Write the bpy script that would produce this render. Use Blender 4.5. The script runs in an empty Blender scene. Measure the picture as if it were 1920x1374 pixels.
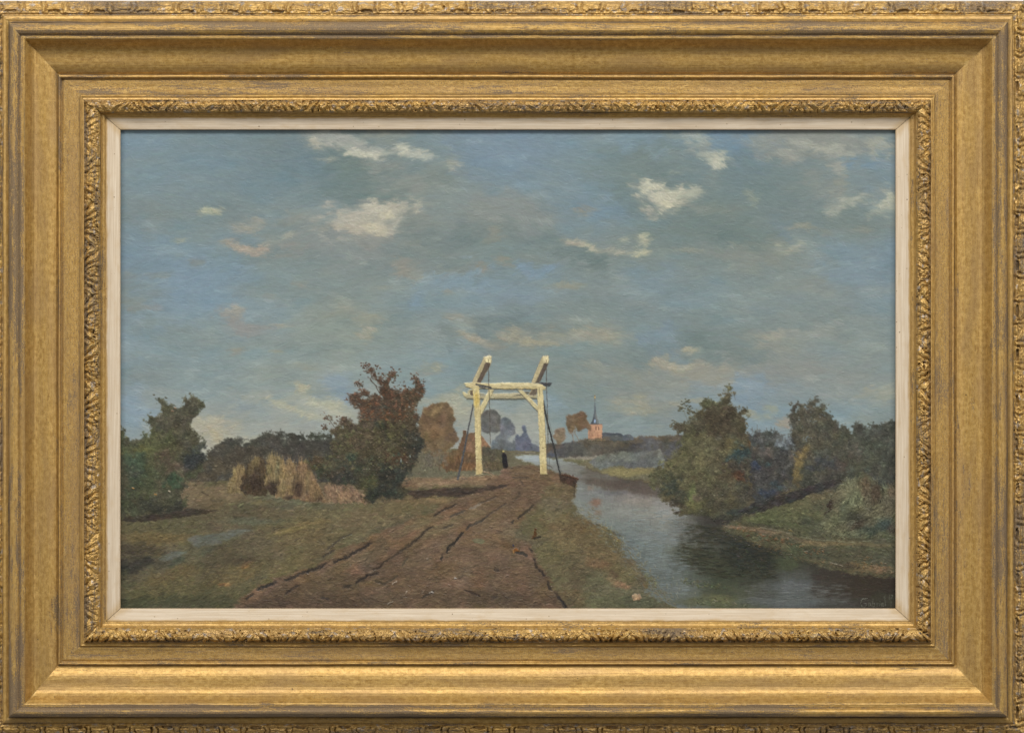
import bpy, math
import numpy as np

# ---------------------------------------------------------------- camera, light, exposure
# One picture pixel of the 1920 px wide photograph is 0.6 mm on the picture plane (x right, z up, wall behind).
U = 0.0006
CAMD = 6.0
sc = bpy.context.scene
cam = bpy.data.objects.new('camera', bpy.data.cameras.new('camera')); sc.collection.objects.link(cam)
cam.location = (0, -CAMD, 0); cam.rotation_euler = (math.pi/2, 0, 0)
cam.data.sensor_width = 36; cam.data.lens = 36*CAMD/(1920*U); cam.data.clip_end = 50; cam.data.clip_start = .1
sc.camera = cam
world = bpy.data.worlds.new('World'); sc.world = world; world.use_nodes = True
world.node_tree.nodes['Background'].inputs[0].default_value = (.95, .97, 1, 1)
world.node_tree.nodes['Background'].inputs[1].default_value = .16
def area(name, loc, size, power, colour=(1, .985, .96)):
    l = bpy.data.lights.new(name, 'AREA'); l.shape = 'RECTANGLE'; l.size, l.size_y = size; l.energy = power; l.color = colour
    o = bpy.data.objects.new(name, l); sc.collection.objects.link(o); o.location = loc
    d = -np.array(loc); o.rotation_euler = (math.atan2(math.hypot(d[0], d[1]), -d[2]), 0, math.atan2(-d[0], d[1]))
    return o
area('softbox_above', (0, -2.9, 3.0), (4.4, 1.0), 205)
area('softbox_side', (-3.3, -2.8, .9), (1.0, 1.8), 46)
area('softbox_side', (3.3, -2.8, .9), (1.0, 1.8), 46)
sc.view_settings.view_transform = 'Standard'; sc.view_settings.look = 'None'; sc.view_settings.gamma = 1; sc.view_settings.exposure = 0
sc.view_settings.use_curve_mapping = False

def link(name, data, parent=None, label=None):
    o = bpy.data.objects.new(name, data); sc.collection.objects.link(o)
    if parent is not None: o.parent = parent
    if label: o['label'] = label
    return o
def grid_mesh(name, X, Z, Hh, attrs=None, cols=None, uv=None, keep=None, flip=False):
    """mesh from 2-d arrays: X, Z in metres on the picture plane, Hh = metres towards the viewer; keep selects quads"""
    h, w = X.shape
    idx = np.arange(h*w, dtype=np.int32).reshape(h, w)
    q = np.stack([idx[:-1, :-1], idx[1:, :-1], idx[1:, 1:], idx[:-1, 1:]], -1)
    if flip: q = q[..., ::-1]
    q = q[keep] if keep is not None else q.reshape(-1, 4)
    used = np.zeros(h*w, bool); used[q.ravel()] = True
    remap = np.cumsum(used)-1; q = remap[q]
    co = np.stack([X.ravel(), -Hh.ravel(), Z.ravel()], -1)[used].astype(np.float32)
    me = bpy.data.meshes.new(name); me.vertices.add(len(co)); me.vertices.foreach_set('co', co.ravel())
    n = len(q); me.loops.add(n*4); me.loops.foreach_set('vertex_index', q.ravel().astype(np.int32))
    me.polygons.add(n); me.polygons.foreach_set('loop_start', np.arange(0, n*4, 4, dtype=np.int32))
    me.update(calc_edges=True); me.polygons.foreach_set('use_smooth', np.ones(n, bool))
    for k, a in (attrs or {}).items():
        at = me.attributes.new(k, 'FLOAT', 'POINT'); at.data.foreach_set('value', np.ascontiguousarray(np.broadcast_to(a, X.shape)).ravel()[used].astype(np.float32))
    if cols is not None:
        at = me.attributes.new('pigment', 'FLOAT_COLOR', 'POINT')
        c = np.ones((len(co), 4), np.float32); c[:, :3] = cols.reshape(-1, 3)[used]; at.data.foreach_set('color', c.ravel())
    return me

# ---------------------------------------------------------------- materials
class N:
    def __init__(s, name):
        s.m = bpy.data.materials.new(name); s.m.use_nodes = True; s.t = s.m.node_tree; s.b = s.t.nodes['Principled BSDF']
    def n(s, ty, **kw):
        x = s.t.nodes.new(ty)
        for k, v in kw.items():
            if k.startswith('i_'): x.inputs[k[2:].replace('_', ' ')].default_value = v
            else: setattr(x, k, v)
        return x
    def l(s, a, b): s.t.links.new(a, b)
    def attr(s, n): return s.n('ShaderNodeAttribute', attribute_name=n).outputs['Fac']
    def math(s, op, a, b=None, c=None, clamp=False):
        x = s.n('ShaderNodeMath', operation=op, use_clamp=clamp)
        for i, v in enumerate((a, b, c)):
            if v is None: continue
            if isinstance(v, (int, float)): x.inputs[i].default_value = v
            else: s.l(v, x.inputs[i])
        return x.outputs[0]
    def mix(s, f, a, b):
        x = s.n('ShaderNodeMix', data_type='RGBA')
        for i, v in ((0, f), (6, a), (7, b)):
            if isinstance(v, (int, float)): x.inputs[i].default_value = v
            elif isinstance(v, tuple): x.inputs[i].default_value = (*v, 1)
            else: s.l(v, x.inputs[i])
        return x.outputs[2]
    def vec(s, su, sv, sw=0.):
        """along / across the moulding, in pixels of the photograph, scaled"""
        c = s.n('ShaderNodeCombineXYZ')
        s.l(s.math('MULTIPLY', s.attr('along'), su), c.inputs[0]); s.l(s.math('MULTIPLY', s.attr('across'), sv), c.inputs[1]); c.inputs[2].default_value = sw
        return c.outputs[0]
    def noise(s, v, detail=4, rough=.6, scale=1.):
        x = s.n('ShaderNodeTexNoise', i_Scale=scale, i_Detail=detail, i_Roughness=rough); s.l(v, x.inputs['Vector']); return x.outputs['Fac']
    def ramp(s, f, lo, hi):
        x = s.n('ShaderNodeMapRange', interpolation_type='SMOOTHSTEP'); s.l(f, x.inputs[0]); x.inputs[1].default_value = lo; x.inputs[2].default_value = hi; return x.outputs[0]

def gilding():
    k = N('aged_gold_leaf')
    big = k.noise(k.vec(.006, .03, 1.), 4, .6)              # tone drifting along the rail
    streak = k.noise(k.vec(.012, .45, 5.), 5, .65)          # burnishing streaks along the rail
    mott = k.noise(k.vec(.10, .16, 9.), 5, .7)              # mottled wash
    fine = k.noise(k.vec(.55, .6, 13.), 4, .75)             # grain
    g1 = k.mix(k.ramp(streak, .3, .7), (.285, .148, .031), (.475, .283, .069))
    g2 = k.mix(k.ramp(mott, .38, .64), g1, (.545, .343, .106))
    g3 = k.mix(k.math('MULTIPLY', k.ramp(big, .40, .68), .55), g2, (.32, .195, .080))
    g4 = k.mix(k.math('MULTIPLY', k.ramp(fine, .50, .68), .5), g3, (.66, .465, .165))
    # sheets of leaf meet in thin brighter laps
    se = k.math('ABSOLUTE', k.math('SUBTRACT', k.math('FRACT', k.math('ADD', k.math('MULTIPLY', k.attr('along'), 1/131.), k.math('MULTIPLY', mott, .02))), .5))
    lap = k.math('MULTIPLY', k.math('LESS_THAN', se, .008), k.math('GREATER_THAN', k.noise(k.vec(.02, .05, 71.), 3, .7), .54))
    dk = k.ramp(k.noise(k.vec(.30, .36, 61.), 4, .8), .52, .66); g4 = k.mix(k.math('MULTIPLY', dk, .42), g4, (.19, .115, .038))
    g5 = k.mix(k.math('MULTIPLY', lap, .22), g4, (.68, .46, .14))
    # wear: rubbed to the grey brown ground; amount comes with the moulding
    w = k.attr('wear')
    wn = k.math('ADD', k.math('ADD', k.math('MULTIPLY', k.noise(k.vec(.012, .12, 21.), 3, .6), .34), k.math('MULTIPLY', k.noise(k.vec(.06, .42, 24.), 4, .75), .34)), k.math('MULTIPLY', k.noise(k.vec(.30, .5, 27.), 3, .75), .36))
    wn = k.math('MULTIPLY_ADD', wn, 1.9, -.45)
    wf = k.ramp(k.math('ADD', wn, k.math('MULTIPLY', w, .30)), .58, .66)
    sp = k.ramp(k.math('ADD', k.noise(k.vec(.36, .42, 33.), 3, .75), k.math('MULTIPLY', k.attr('speck'), .2)), .67, .73)
    wf = k.math('MAXIMUM', wf, sp)
    bole = k.mix(k.ramp(fine, .35, .65), (.045, .030, .020), (.20, .145, .095))
    grey = k.ramp(k.noise(k.vec(.07, .09, 51.), 3, .6), .56, .66); g5 = k.mix(k.math('MULTIPLY', grey, k.attr('chalk')), g5, (.36, .31, .26))
    colr = k.mix(k.math('MULTIPLY', wf, .80), g5, bole)
    cav = k.attr('cavity')                                   # darkens hollows and grooves: patina plus crevice shade put into the colour
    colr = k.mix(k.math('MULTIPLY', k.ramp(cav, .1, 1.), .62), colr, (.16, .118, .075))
    # bright rubbed high spots
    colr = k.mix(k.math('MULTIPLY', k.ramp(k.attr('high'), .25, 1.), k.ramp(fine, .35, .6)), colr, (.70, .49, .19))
    pin = k.math('GREATER_THAN', k.noise(k.vec(.16, .16, 41.), 1, .5), .80); colr = k.mix(k.math('MULTIPLY', pin, .85), colr, (.035, .028, .02))
    k.l(colr, k.b.inputs['Base Color'])
    k.l(k.math('MULTIPLY', k.math('SUBTRACT', 1., k.math('MULTIPLY', wf, .8)), .48), k.b.inputs['Metallic'])
    k.l(k.math('ADD', .38, k.math('ADD', k.math('MULTIPLY', wf, .25), k.math('MULTIPLY', fine, .12))), k.b.inputs['Roughness'])
    bp = k.n('ShaderNodeBump', i_Strength=.5, i_Distance=.0005)
    k.l(k.math('ADD', k.math('ADD', k.math('MULTIPLY', fine, .8), k.math('MULTIPLY', wf, -.5)), k.math('MULTIPLY', streak, .8)), bp.inputs['Height']); k.l(bp.outputs[0], k.b.inputs['Normal'])
    return k.m

def liner_paint():
    k = N('cream_painted_wood')
    s1 = k.noise(k.vec(.008, .42, 2.), 4, .6); s2 = k.noise(k.vec(.03, .08, 6.), 4, .6); fine = k.noise(k.vec(.5, .6, 8.), 3, .7)
    c = k.mix(k.ramp(s1, .35, .7), (.54, .43, .30), (.67, .57, .435))
    c = k.mix(k.math('MULTIPLY', k.ramp(s2, .5, .75), .45), c, (.50, .36, .20))
    c = k.mix(k.math('MULTIPLY', fine, .15), c, (.45, .36, .25))
    e = k.ramp(k.math('ADD', k.attr('edge'), k.math('MULTIPLY', k.math('SUBTRACT', k.noise(k.vec(.03, .1, 17.), 4, .65), .5), .30)), .80, .97)
    c = k.mix(k.math('MULTIPLY', e, .9), c, (.40, .245, .075))
    i = k.ramp(k.attr('edge'), .10, .0); c = k.mix(k.math('MULTIPLY', i, .55), c, (.33, .21, .10))
    cn = k.ramp(k.math('ADD', k.attr('corner'), k.math('MULTIPLY', s2, .3)), .75, 1.15); c = k.mix(k.math('MULTIPLY', cn, .5), c, (.42, .27, .10))
    pin = k.math('GREATER_THAN', k.noise(k.vec(.21, .21, 44.), 0, .5), .83); c = k.mix(k.math('MULTIPLY', pin, .75), c, (.16, .10, .05))
    k.l(c, k.b.inputs['Base Color']); k.b.inputs['Roughness'].default_value = .55; k.b.inputs['Specular IOR Level'].default_value = .3
    bp = k.n('ShaderNodeBump', i_Strength=.25, i_Distance=.0004); k.l(k.math('ADD', s1, k.math('MULTIPLY', fine, .3)), bp.inputs['Height']); k.l(bp.outputs[0], k.b.inputs['Normal'])
    return k.m

def oil_paint():
    k = N('oil_paint')
    a = k.n('ShaderNodeAttribute', attribute_name='pigment'); k.l(a.outputs['Color'], k.b.inputs['Base Color'])
    k.b.inputs['Roughness'].default_value = .40; k.b.inputs['Specular IOR Level'].default_value = .30
    return k.m
def plain(name, c, r=.8):
    k = N(name)
    tc = k.n('ShaderNodeTexCoord'); nz = k.n('ShaderNodeTexNoise', i_Scale=60., i_Detail=4.); k.l(tc.outputs['Object'], nz.inputs['Vector'])
    k.l(k.mix(nz.outputs['Fac'], tuple(x*.9 for x in c), c), k.b.inputs['Base Color']); k.b.inputs['Roughness'].default_value = r
    return k.m
M_GOLD, M_LINER, M_OIL = gilding(), liner_paint(), oil_paint()
M_WALL, M_WOOD = plain('white_wall_paint', (.78, .77, .75)), plain('bare_back_wood', (.22, .14, .08))

# wall behind the picture
def boxmesh(name, x0, x1, y0, y1, z0, z1):
    me = bpy.data.meshes.new(name)
    v = [(x, y, z) for x in (x0, x1) for y in (y0, y1) for z in (z0, z1)]
    me.from_pydata(v, [], [(0,1,3,2),(4,6,7,5),(0,4,5,1),(2,3,7,6),(0,2,6,4),(1,5,7,3)]); me.update(); return me
wme = boxmesh('wall', -3, 3, .030, .15, -2, 2); wme.materials.append(M_WALL)
wall = link('wall', wme); wall['kind'] = 'structure'

# ================================================================ the frame
root = bpy.data.objects.new('framed_painting', None); sc.collection.objects.link(root); root.location = (0, .03, -693*U)
root['label'] = 'framed oil painting of a drawbridge and river in a wide carved gilt frame'; root['category'] = 'painting'
RO = np.array(root.location)
def child(name, me, mat, parent, label=None, kind=None):
    me.materials.append(mat)
    o = link(name, me, parent, label)
    if parent is root: o.location = -RO
    return o
RECT = np.array([(226,244,1679,1140),(198,219.5,1707,1165),(188,212,1718,1177),(158,188,1745,1204),(150,178,1753,1212),(115,148,1783,1240),
                 (109,140,1790,1247),(45,72,1862,1320),(38,67,1868,1326),(17,43,1888,1343),(5,29,1900,1356),(-21,2.5,1925,1381),(-21.5,2,1925.5,1381.5)], float)
HP = [(0,8),(.04,9.5),(.12,10.2),(.88,14.5),(.95,15),(1,14.4),(1.08,14.2),(1.15,16.4),(1.4,16.8),(1.6,18),(1.8,20.5),(1.93,24),(2,27),(2.12,30),(2.3,33),(2.55,35),(2.8,34.2),(2.93,32),(3,29),
      (3.12,24.5),(3.4,23.5),(3.8,24.6),(3.95,23.2),(4,21),(4.12,21.4),(4.5,20.4),(4.85,20.8),(4.97,19.2),(5,19.6),(5.14,26),(5.4,28),(5.7,27.6),(5.88,24.6),(6,22.6),(6.02,22.8),
      (6.06,26.8),(6.12,29.6),(6.19,32.2),(6.27,34.2),(6.36,35.4),(6.46,36.2),(6.56,37.2),(6.64,38.8),(6.72,41.6),(6.79,46),(6.86,52.5),(6.93,60),(6.97,64),(7,65),(7.15,65),(7.8,65),(8,64.2),(8.06,66.5),(8.2,70.5),(8.4,73),(8.6,72.6),(8.8,69),(8.93,63),(9,57),
      (9.06,50),(9.14,45.5),(9.25,46.6),(9.5,47.2),(9.8,46.2),(9.95,44.5),(10,42.5),(10.06,42),(10.14,44),(10.3,43.6),(10.5,41),(10.8,35),(11,29),(12,-48)]
HP = np.array(HP, float)
def Hf(p): return np.interp(p, HP[:, 0], HP[:, 1])
SL = []  # true ring rectangles: the photograph shows each ring larger the nearer it is to the lens
for k_, r_ in enumerate(RECT):
    f_ = 1-Hf(float(k_))*U/CAMD if k_ < 12 else 1-Hf(11.)*U/CAMD
    SL.append([(r_[0]-960)*f_, (687-r_[1])*f_, (r_[2]-960)*f_, (687-r_[3])*f_])
SL = np.array(SL)
SIDES = {'top': 0, 'right': 1, 'bottom': 2, 'left': 3}
LEN = {'top': 1940, 'bottom': 1940, 'left': 1380, 'right': 1380}

def nz2(S, T, cell_s, cell_t, seed, octv=3):
    """value noise sampled at arbitrary (s, t)"""
    r = np.random.default_rng(seed); o = 0; a = 1; tot = 0
    for k in range(octv):
        g = r.random((64, 1024)).astype(np.float32); x = S/cell_s*2**k+500; y = T/cell_t*2**k+20
        xi = np.floor(x).astype(int); yi = np.floor(y).astype(int); fx = x-xi; fy = y-yi; fx = fx*fx*(3-2*fx); fy = fy*fy*(3-2*fy)
        G_ = lambda j, i: g[j % 64, i % 1024]
        o = o+a*((G_(yi, xi)*(1-fx)+G_(yi, xi+1)*fx)*(1-fy)+(G_(yi+1, xi)*(1-fx)+G_(yi+1, xi+1)*fx)*fy); tot += a; a *= .55
    return (o/tot*2-1)*1.3

def leaf_carving(S, w, seed, big):
    """acanthus strip: slanting lobes with veins, curled tips, little rosettes and hatched edge (w 0 inner .. 1 outer)"""
    s = S+3.5*nz2(S, w*24, 26, 9, seed)+1.2*nz2(S, w*24, 7, 5, seed+1); w = w+.07*nz2(S, w*24, 12, 8, seed+2)
    P_ = 88.
    ph = (s/P_) % 1; d = np.where(ph < .5, 1., -1.); q = np.where(ph < .5, ph, 1-ph)*2        # mirrored half motifs meet in the middle
    c_ = s/13.5*np.where(True, 1, 1)+d*(w-.2)*1.25+.5*np.sin(2*np.pi*s/P_)
    lob = np.abs(np.sin(np.pi*c_)); lobe = lob**.55
    tip = np.clip((w-.62-.22*lobe)/.12, 0, 1)                                                # outer ends of the leaves are scalloped
    vein = .5+.5*np.cos(2*np.pi*c_*3)
    h = 3.6*lobe*(1-.35*w)*np.clip(w/.12, 0, 1)-1.0*vein*(w > .25)*lobe-4.2*tip
    curl = np.exp(-(((c_ % 1)-.5)/.22)**2-((w-.60)/.15)**2); h += 3.2*curl
    hat = (.5+.5*np.sin(2*np.pi*s/3.3))*np.exp(-((w-.16)/.13)**2)*(np.sin(2*np.pi*s/P_*1.5+1) > -.1); h += 1.5*hat-.7*(w < .3)
    dx = ((s+P_/2) % P_)-P_/2; rr = np.hypot(dx/8.5, (w-.5)*24/8.5); ro = np.clip(1.15-rr, 0, 1)
    ros = ro**.5*5.0-3.4*np.exp(-(rr/.32)**2)-1.0*(np.cos(6*np.arctan2((w-.5)*24, dx)) > .55)*(rr < 1)*(rr > .3); h = np.where(rr < 1.1, ros-.5, h)
    dx2 = (s % P_)-P_/2; rr2 = np.hypot(dx2/4, (w-.68)*24/4); h = np.where(rr2 < 1, 2.2*np.sqrt(np.clip(1-rr2**2, 0, 1))+1.4, h)
    pit = nz2(S, w*24, 4.2, 4.2, seed+5, 1); h -= 2.4*np.clip(pit-.75, 0, 1)*3
    h *= .62+.5*np.clip(nz2(S, w*0, 60, 9, seed+6)+.6, 0, 1.2)
    return h*1.35+.6*nz2(S, w*24, 2.6, 2.6, seed+7, 2)

def ribbon_carving(S, w, seed):
    """outer edge: ribbon saddles wound round striped lozenges, every second one over an arched pocket"""
    s = S+4.2*nz2(S, w*26, 34, 12, seed)+1.5*nz2(S, w*26, 7, 5, seed+1); w = w+.07*nz2(S, w*26, 10, 8, seed+2)
    P_ = 41.7; c = s/P_; k = np.floor(c); f = (c % 1)*P_-P_/2; odd = (k % 2) > .5
    lz = np.clip((15.2-np.abs(f))/1.6, 0, 1)*np.clip((w-.30)/.07, 0, 1)*np.clip((.88-w)/.07, 0, 1)
    st = .5+.5*np.sin(2*np.pi*w*6.2+.6*np.sin(f*.3))
    h = np.where(lz > 0, lz*(1.8+2.2*(1-(f/17)**2)-1.9*st), 0)
    grv = np.exp(-((np.abs(f)-16)/1.3)**2)*(w > .24)*(w < .92); h = h-4.*grv
    sad = np.exp(-((np.abs(f)-20.8)/3.0)**2)*np.clip((w-.1)/.1, 0, 1)*np.clip((.96-w)/.08, 0, 1); h = h+3.6*sad
    arch = odd*np.clip((10.5+5*(w-.1)-np.abs(f))/1.5, 0, 1)*np.clip((w-.14)/.05, 0, 1)*np.clip((.36+.05*np.cos(f*.2)-w)/.04, 0, 1); h = h-5.5*arch
    h = h-2.2*np.exp(-((w-.30)/.02)**2)*(np.abs(f) < 16)-1.8*np.exp(-((w-.9)/.03)**2)
    h *= .8+.6*nz2(S, w*26, 26, 14, seed+6)
    h -= 1.6*np.clip(nz2(S, w*26, 6, 5, seed+8, 2)-.35, 0, 1)*3
    return h*.85+.9*nz2(S, w*26, 3.5, 3, seed+7, 2)

def band(side, p0, p1, dp, du, orn=None, seed=0, inset=0.):
    """one strip of moulding on one rail, between two rings of the profile"""
    brk = [p0]+[float(k) for k in range(int(p0)+1, int(math.ceil(p1)))]+[p1]
    ps = np.concatenate([np.linspace(a, b, max(2, int(dp*abs(SL[min(12, int(a)+1), 0]-SL[int(a), 0])*(b-a)/1.)+2))[:-1] for a, b in zip(brk[:-1], brk[1:])]+[[p1]])
    hk = HP[(HP[:, 0] > p0) & (HP[:, 0] < p1), 0]; ps = np.unique(np.round(np.r_[ps, hk], 4))
    R = np.stack([np.interp(ps, np.arange(13), SL[:, i]) for i in range(4)], 1)   # L, T, R, B
    n = int(LEN[side]/du); u = np.linspace(0, 1, n)[None]
    L_, T_, R_, B_ = (R[:, i:i+1] for i in range(4))
    if side == 'top': X = L_+(R_-L_)*u; Z = T_+0*u
    elif side == 'bottom': X = R_+(L_-R_)*u; Z = B_+0*u
    elif side == 'right': Z = T_+(B_-T_)*u; X = R_+0*u
    else: Z = B_+(T_-B_)*u; X = L_+0*u
    S = {'top': X, 'bottom': -X, 'right': -Z, 'left': Z}[side]
    if inset:  # an open mitre joint
        S0, S1 = S[:, :1], S[:, -1:]; t = inset/(S1-S0); u2 = t+(1-2*t)*u
        if side in ('top', 'bottom'): X = X[:, :1]+(X[:, -1:]-X[:, :1])*u2
        else: Z = Z[:, :1]+(Z[:, -1:]-Z[:, :1])*u2
        S = {'top': X, 'bottom': -X, 'right': -Z, 'left': Z}[side]
    H = Hf(ps)[:, None]+0*X
    across = np.interp(ps, np.arange(13), np.r_[0, np.cumsum(np.abs(np.diff(SL[:, 0])))])[:, None]+0*X
    sd = SIDES[side]*97+seed
    cav = np.zeros_like(X); high = np.zeros_like(X)
    if orn is not None:
        w = (ps-p0_of[orn])[:, None]+0*X
        d = leaf_carving(S, np.clip(w, 0, 1), sd, 1) if orn == 'leaf' else ribbon_carving(S, np.clip(w, 0, 1), sd)
        fade = np.clip(w/.06, 0, 1)*np.clip((1-w)/.05, 0, 1)
        H = H+d*fade
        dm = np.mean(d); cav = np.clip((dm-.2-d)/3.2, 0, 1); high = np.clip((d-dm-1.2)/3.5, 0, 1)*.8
    # hand work: nothing on an old frame is dead straight
    H = H+.45*nz2(S, across, 130, 26, sd+40, 3)+.16*nz2(S, across, 16, 9, sd+41, 2)
    wob = .5*nz2(S, across*.3, 190, 60, sd+42, 2)+.22*nz2(S, across, 30, 40, sd+43, 2)
    if side in ('top', 'bottom'): Z = Z+wob*(inset == 0)
    else: X = X+wob*(inset == 0)
    pp = ps[:, None]+0*X
    wear = np.interp(pp, [0,1,1.2,2,2.2,3,3.1,4,4.1,5,5.1,5.9,6,6.2,6.9,7,7.4,8,8.15,8.5,8.9,9,9.1,9.3,9.8,10,10.2,11,12], [-.3,-.3,-.3,-.2,-.05,-.05,-.3,-.1,-.15,-.15,-.1,.1,-.2,-.6,-.6,.0,.15,.5,.35,.15,.35,.6,.4,-.4,-.35,.25,.0,.0,.6])  # wear, raised in the rim grooves to paint in their crevice shade
    q_ = lambda p_, s_: np.exp(-((pp-p_)/s_)**2)          # crevice shade painted dark along the quirks between mouldings
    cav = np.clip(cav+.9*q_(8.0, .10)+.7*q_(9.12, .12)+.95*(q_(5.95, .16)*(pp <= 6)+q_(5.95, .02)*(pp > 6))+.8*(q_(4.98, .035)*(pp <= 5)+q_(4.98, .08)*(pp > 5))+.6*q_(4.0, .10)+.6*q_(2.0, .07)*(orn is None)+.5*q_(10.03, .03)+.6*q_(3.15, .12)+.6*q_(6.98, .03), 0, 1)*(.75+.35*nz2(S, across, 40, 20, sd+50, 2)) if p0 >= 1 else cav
    dm_ = np.minimum(S-S.min(1, keepdims=True), S.max(1, keepdims=True)-S)
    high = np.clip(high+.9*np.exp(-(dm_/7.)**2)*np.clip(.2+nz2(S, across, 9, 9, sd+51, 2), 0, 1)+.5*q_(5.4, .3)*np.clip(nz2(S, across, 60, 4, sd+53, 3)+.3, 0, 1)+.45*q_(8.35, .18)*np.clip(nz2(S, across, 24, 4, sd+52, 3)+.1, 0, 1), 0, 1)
    wear = wear+.55*nz2(S, across, 150, 40, sd+44, 3)
    speck = np.interp(pp, [0,3.9,4.05,4.95,5.1,12], [.2,.2,.62,.62,.3,.2])
    chalk = .0 if orn is None else .8
    along = S+SIDES[side]*3000.
    corner = np.clip(1-np.minimum(S-S.min(1, keepdims=True), S.max(1, keepdims=True)-S)/60, 0, 1)
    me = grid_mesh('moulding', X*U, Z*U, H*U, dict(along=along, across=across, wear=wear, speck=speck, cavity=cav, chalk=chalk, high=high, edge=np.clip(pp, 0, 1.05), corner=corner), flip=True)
    return me
p0_of = {'leaf': 2., 'ribbon': 10.}
for side in ('top', 'right', 'bottom', 'left'):
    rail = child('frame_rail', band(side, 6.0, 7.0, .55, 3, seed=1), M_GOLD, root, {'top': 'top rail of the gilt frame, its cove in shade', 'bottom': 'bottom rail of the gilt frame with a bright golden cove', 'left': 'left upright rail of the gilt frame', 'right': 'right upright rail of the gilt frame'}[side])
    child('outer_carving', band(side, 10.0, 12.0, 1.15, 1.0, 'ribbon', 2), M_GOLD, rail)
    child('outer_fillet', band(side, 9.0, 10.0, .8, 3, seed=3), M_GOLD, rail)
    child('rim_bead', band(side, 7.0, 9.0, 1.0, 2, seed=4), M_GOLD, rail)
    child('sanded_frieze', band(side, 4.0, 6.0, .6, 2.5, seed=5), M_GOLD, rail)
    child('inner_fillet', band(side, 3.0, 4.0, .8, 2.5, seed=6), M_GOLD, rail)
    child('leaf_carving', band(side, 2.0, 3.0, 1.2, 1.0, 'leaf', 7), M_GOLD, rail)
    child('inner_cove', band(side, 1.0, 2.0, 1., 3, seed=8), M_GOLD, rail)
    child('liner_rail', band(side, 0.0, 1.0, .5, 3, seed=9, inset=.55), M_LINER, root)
# back of the frame closes the body
bk = boxmesh('backing_board', (SL[0,0]-22)*U, (SL[0,2]+22)*U, .006, .029, (SL[0,3]-18)*U, (SL[0,1]+18)*U)
child('backing_board', bk, M_WOOD, root)

# ---------------------------------------------------------------- the oil painting
# The picture is painted stroke by stroke: every dab of paint has a colour, a thickness and belongs to one
# painted element.  The result is a relief surface of pigment, one vertex about every 0.6 mm.
PX0, PY0, PW, PH = 222, 240, 1462, 905
rng = np.random.default_rng(7)
YY, XX = np.mgrid[0:PH, 0:PW].astype(np.float32)
XX += PX0; YY += PY0

def vnoise(h, w, cell, seed, cellx=None):
    r = np.random.default_rng(seed); cx = cellx or cell
    gh, gw = int(h/cell)+4, int(w/cx)+4
    g = r.random((gh, gw), dtype=np.float32)
    y = np.arange(h, dtype=np.float32)/cell; x = np.arange(w, dtype=np.float32)/cx
    yi = y.astype(int); xi = x.astype(int); fy = y-yi; fx = x-xi
    fy = fy*fy*(3-2*fy); fx = fx*fx*(3-2*fx)
    a = g[yi]*(1-fy)[:, None]+g[yi+1]*fy[:, None]
    return (a[:, xi]*(1-fx)+a[:, xi+1]*fx)*2-1
def fbm(cell, seed, octv=4, cellx=None, h=PH, w=PW, gain=.55):
    o = 0; a = 1; s = 0
    for k in range(octv):
        c = cell/2**k; cx = (cellx or cell)/2**k
        if c < 1 or cx < 1: break
        o = o+a*vnoise(h, w, c, seed+31*k, cx); s += a; a *= gain
    return o/s*1.5
def box(a, r):
    for ax in (0, 1):
        p = np.pad(a, [(r+1, r) if i == ax else (0, 0) for i in range(a.ndim)], mode='edge')
        c = np.cumsum(p, axis=ax, dtype=np.float64)
        n = a.shape[ax]
        a = ((np.take(c, range(2*r+1, 2*r+1+n), ax)-np.take(c, range(0, n), ax))/(2*r+1)).astype(np.float32)
    return a

W1x, W1y = fbm(28, 11), fbm(28, 12)
W2x, W2y = fbm(7, 13, 3), fbm(7, 14, 3)
W3 = fbm(3, 15, 2)
def C(r, g, b): return np.array((r, g, b), np.float32)/255

def polymask(pts, big=0., mid=0., fine=0., feather=0):
    """coverage of an outline whose edge wanders with three sizes of noise"""
    p = np.array(pts, np.float32)
    m = int(big+mid+fine)+feather+3
    x0 = max(0, int(p[:, 0].min())-PX0-m); x1 = min(PW, int(p[:, 0].max())-PX0+m)
    y0 = max(0, int(p[:, 1].min())-PY0-m); y1 = min(PH, int(p[:, 1].max())-PY0+m)
    sl = (slice(y0, y1), slice(x0, x1)); out = np.zeros((PH, PW), np.float32)
    acc = 0
    subs = ((-.25, -.25), (.25, .25), (-.25, .25), (.25, -.25))
    for dx, dy in subs:
        X = XX[sl]+dx+big*W1x[sl]+mid*W2x[sl]+fine*W3[sl]; Y = YY[sl]+dy+big*W1y[sl]+mid*W2y[sl]+fine*W2x[sl]
        ins = np.zeros(X.shape, bool); q = np.roll(p, -1, 0)
        for (ax, ay), (bx, by) in zip(p, q):
            if ay == by: continue
            c = ((ay > Y) != (by > Y)) & (X < (bx-ax)*(Y-ay)/(by-ay)+ax)
            ins ^= c
        acc = acc+ins
    out[sl] = acc/4.
    if feather: out = box(out, feather)
    return out

col = np.zeros((PH, PW, 3), np.float32); hgt = np.zeros((PH, PW), np.float32); ids = np.zeros((PH, PW), np.int16)
ELEM = []
def element(name, label=None):
    ELEM.append((name, label)); return len(ELEM)-1

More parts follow.
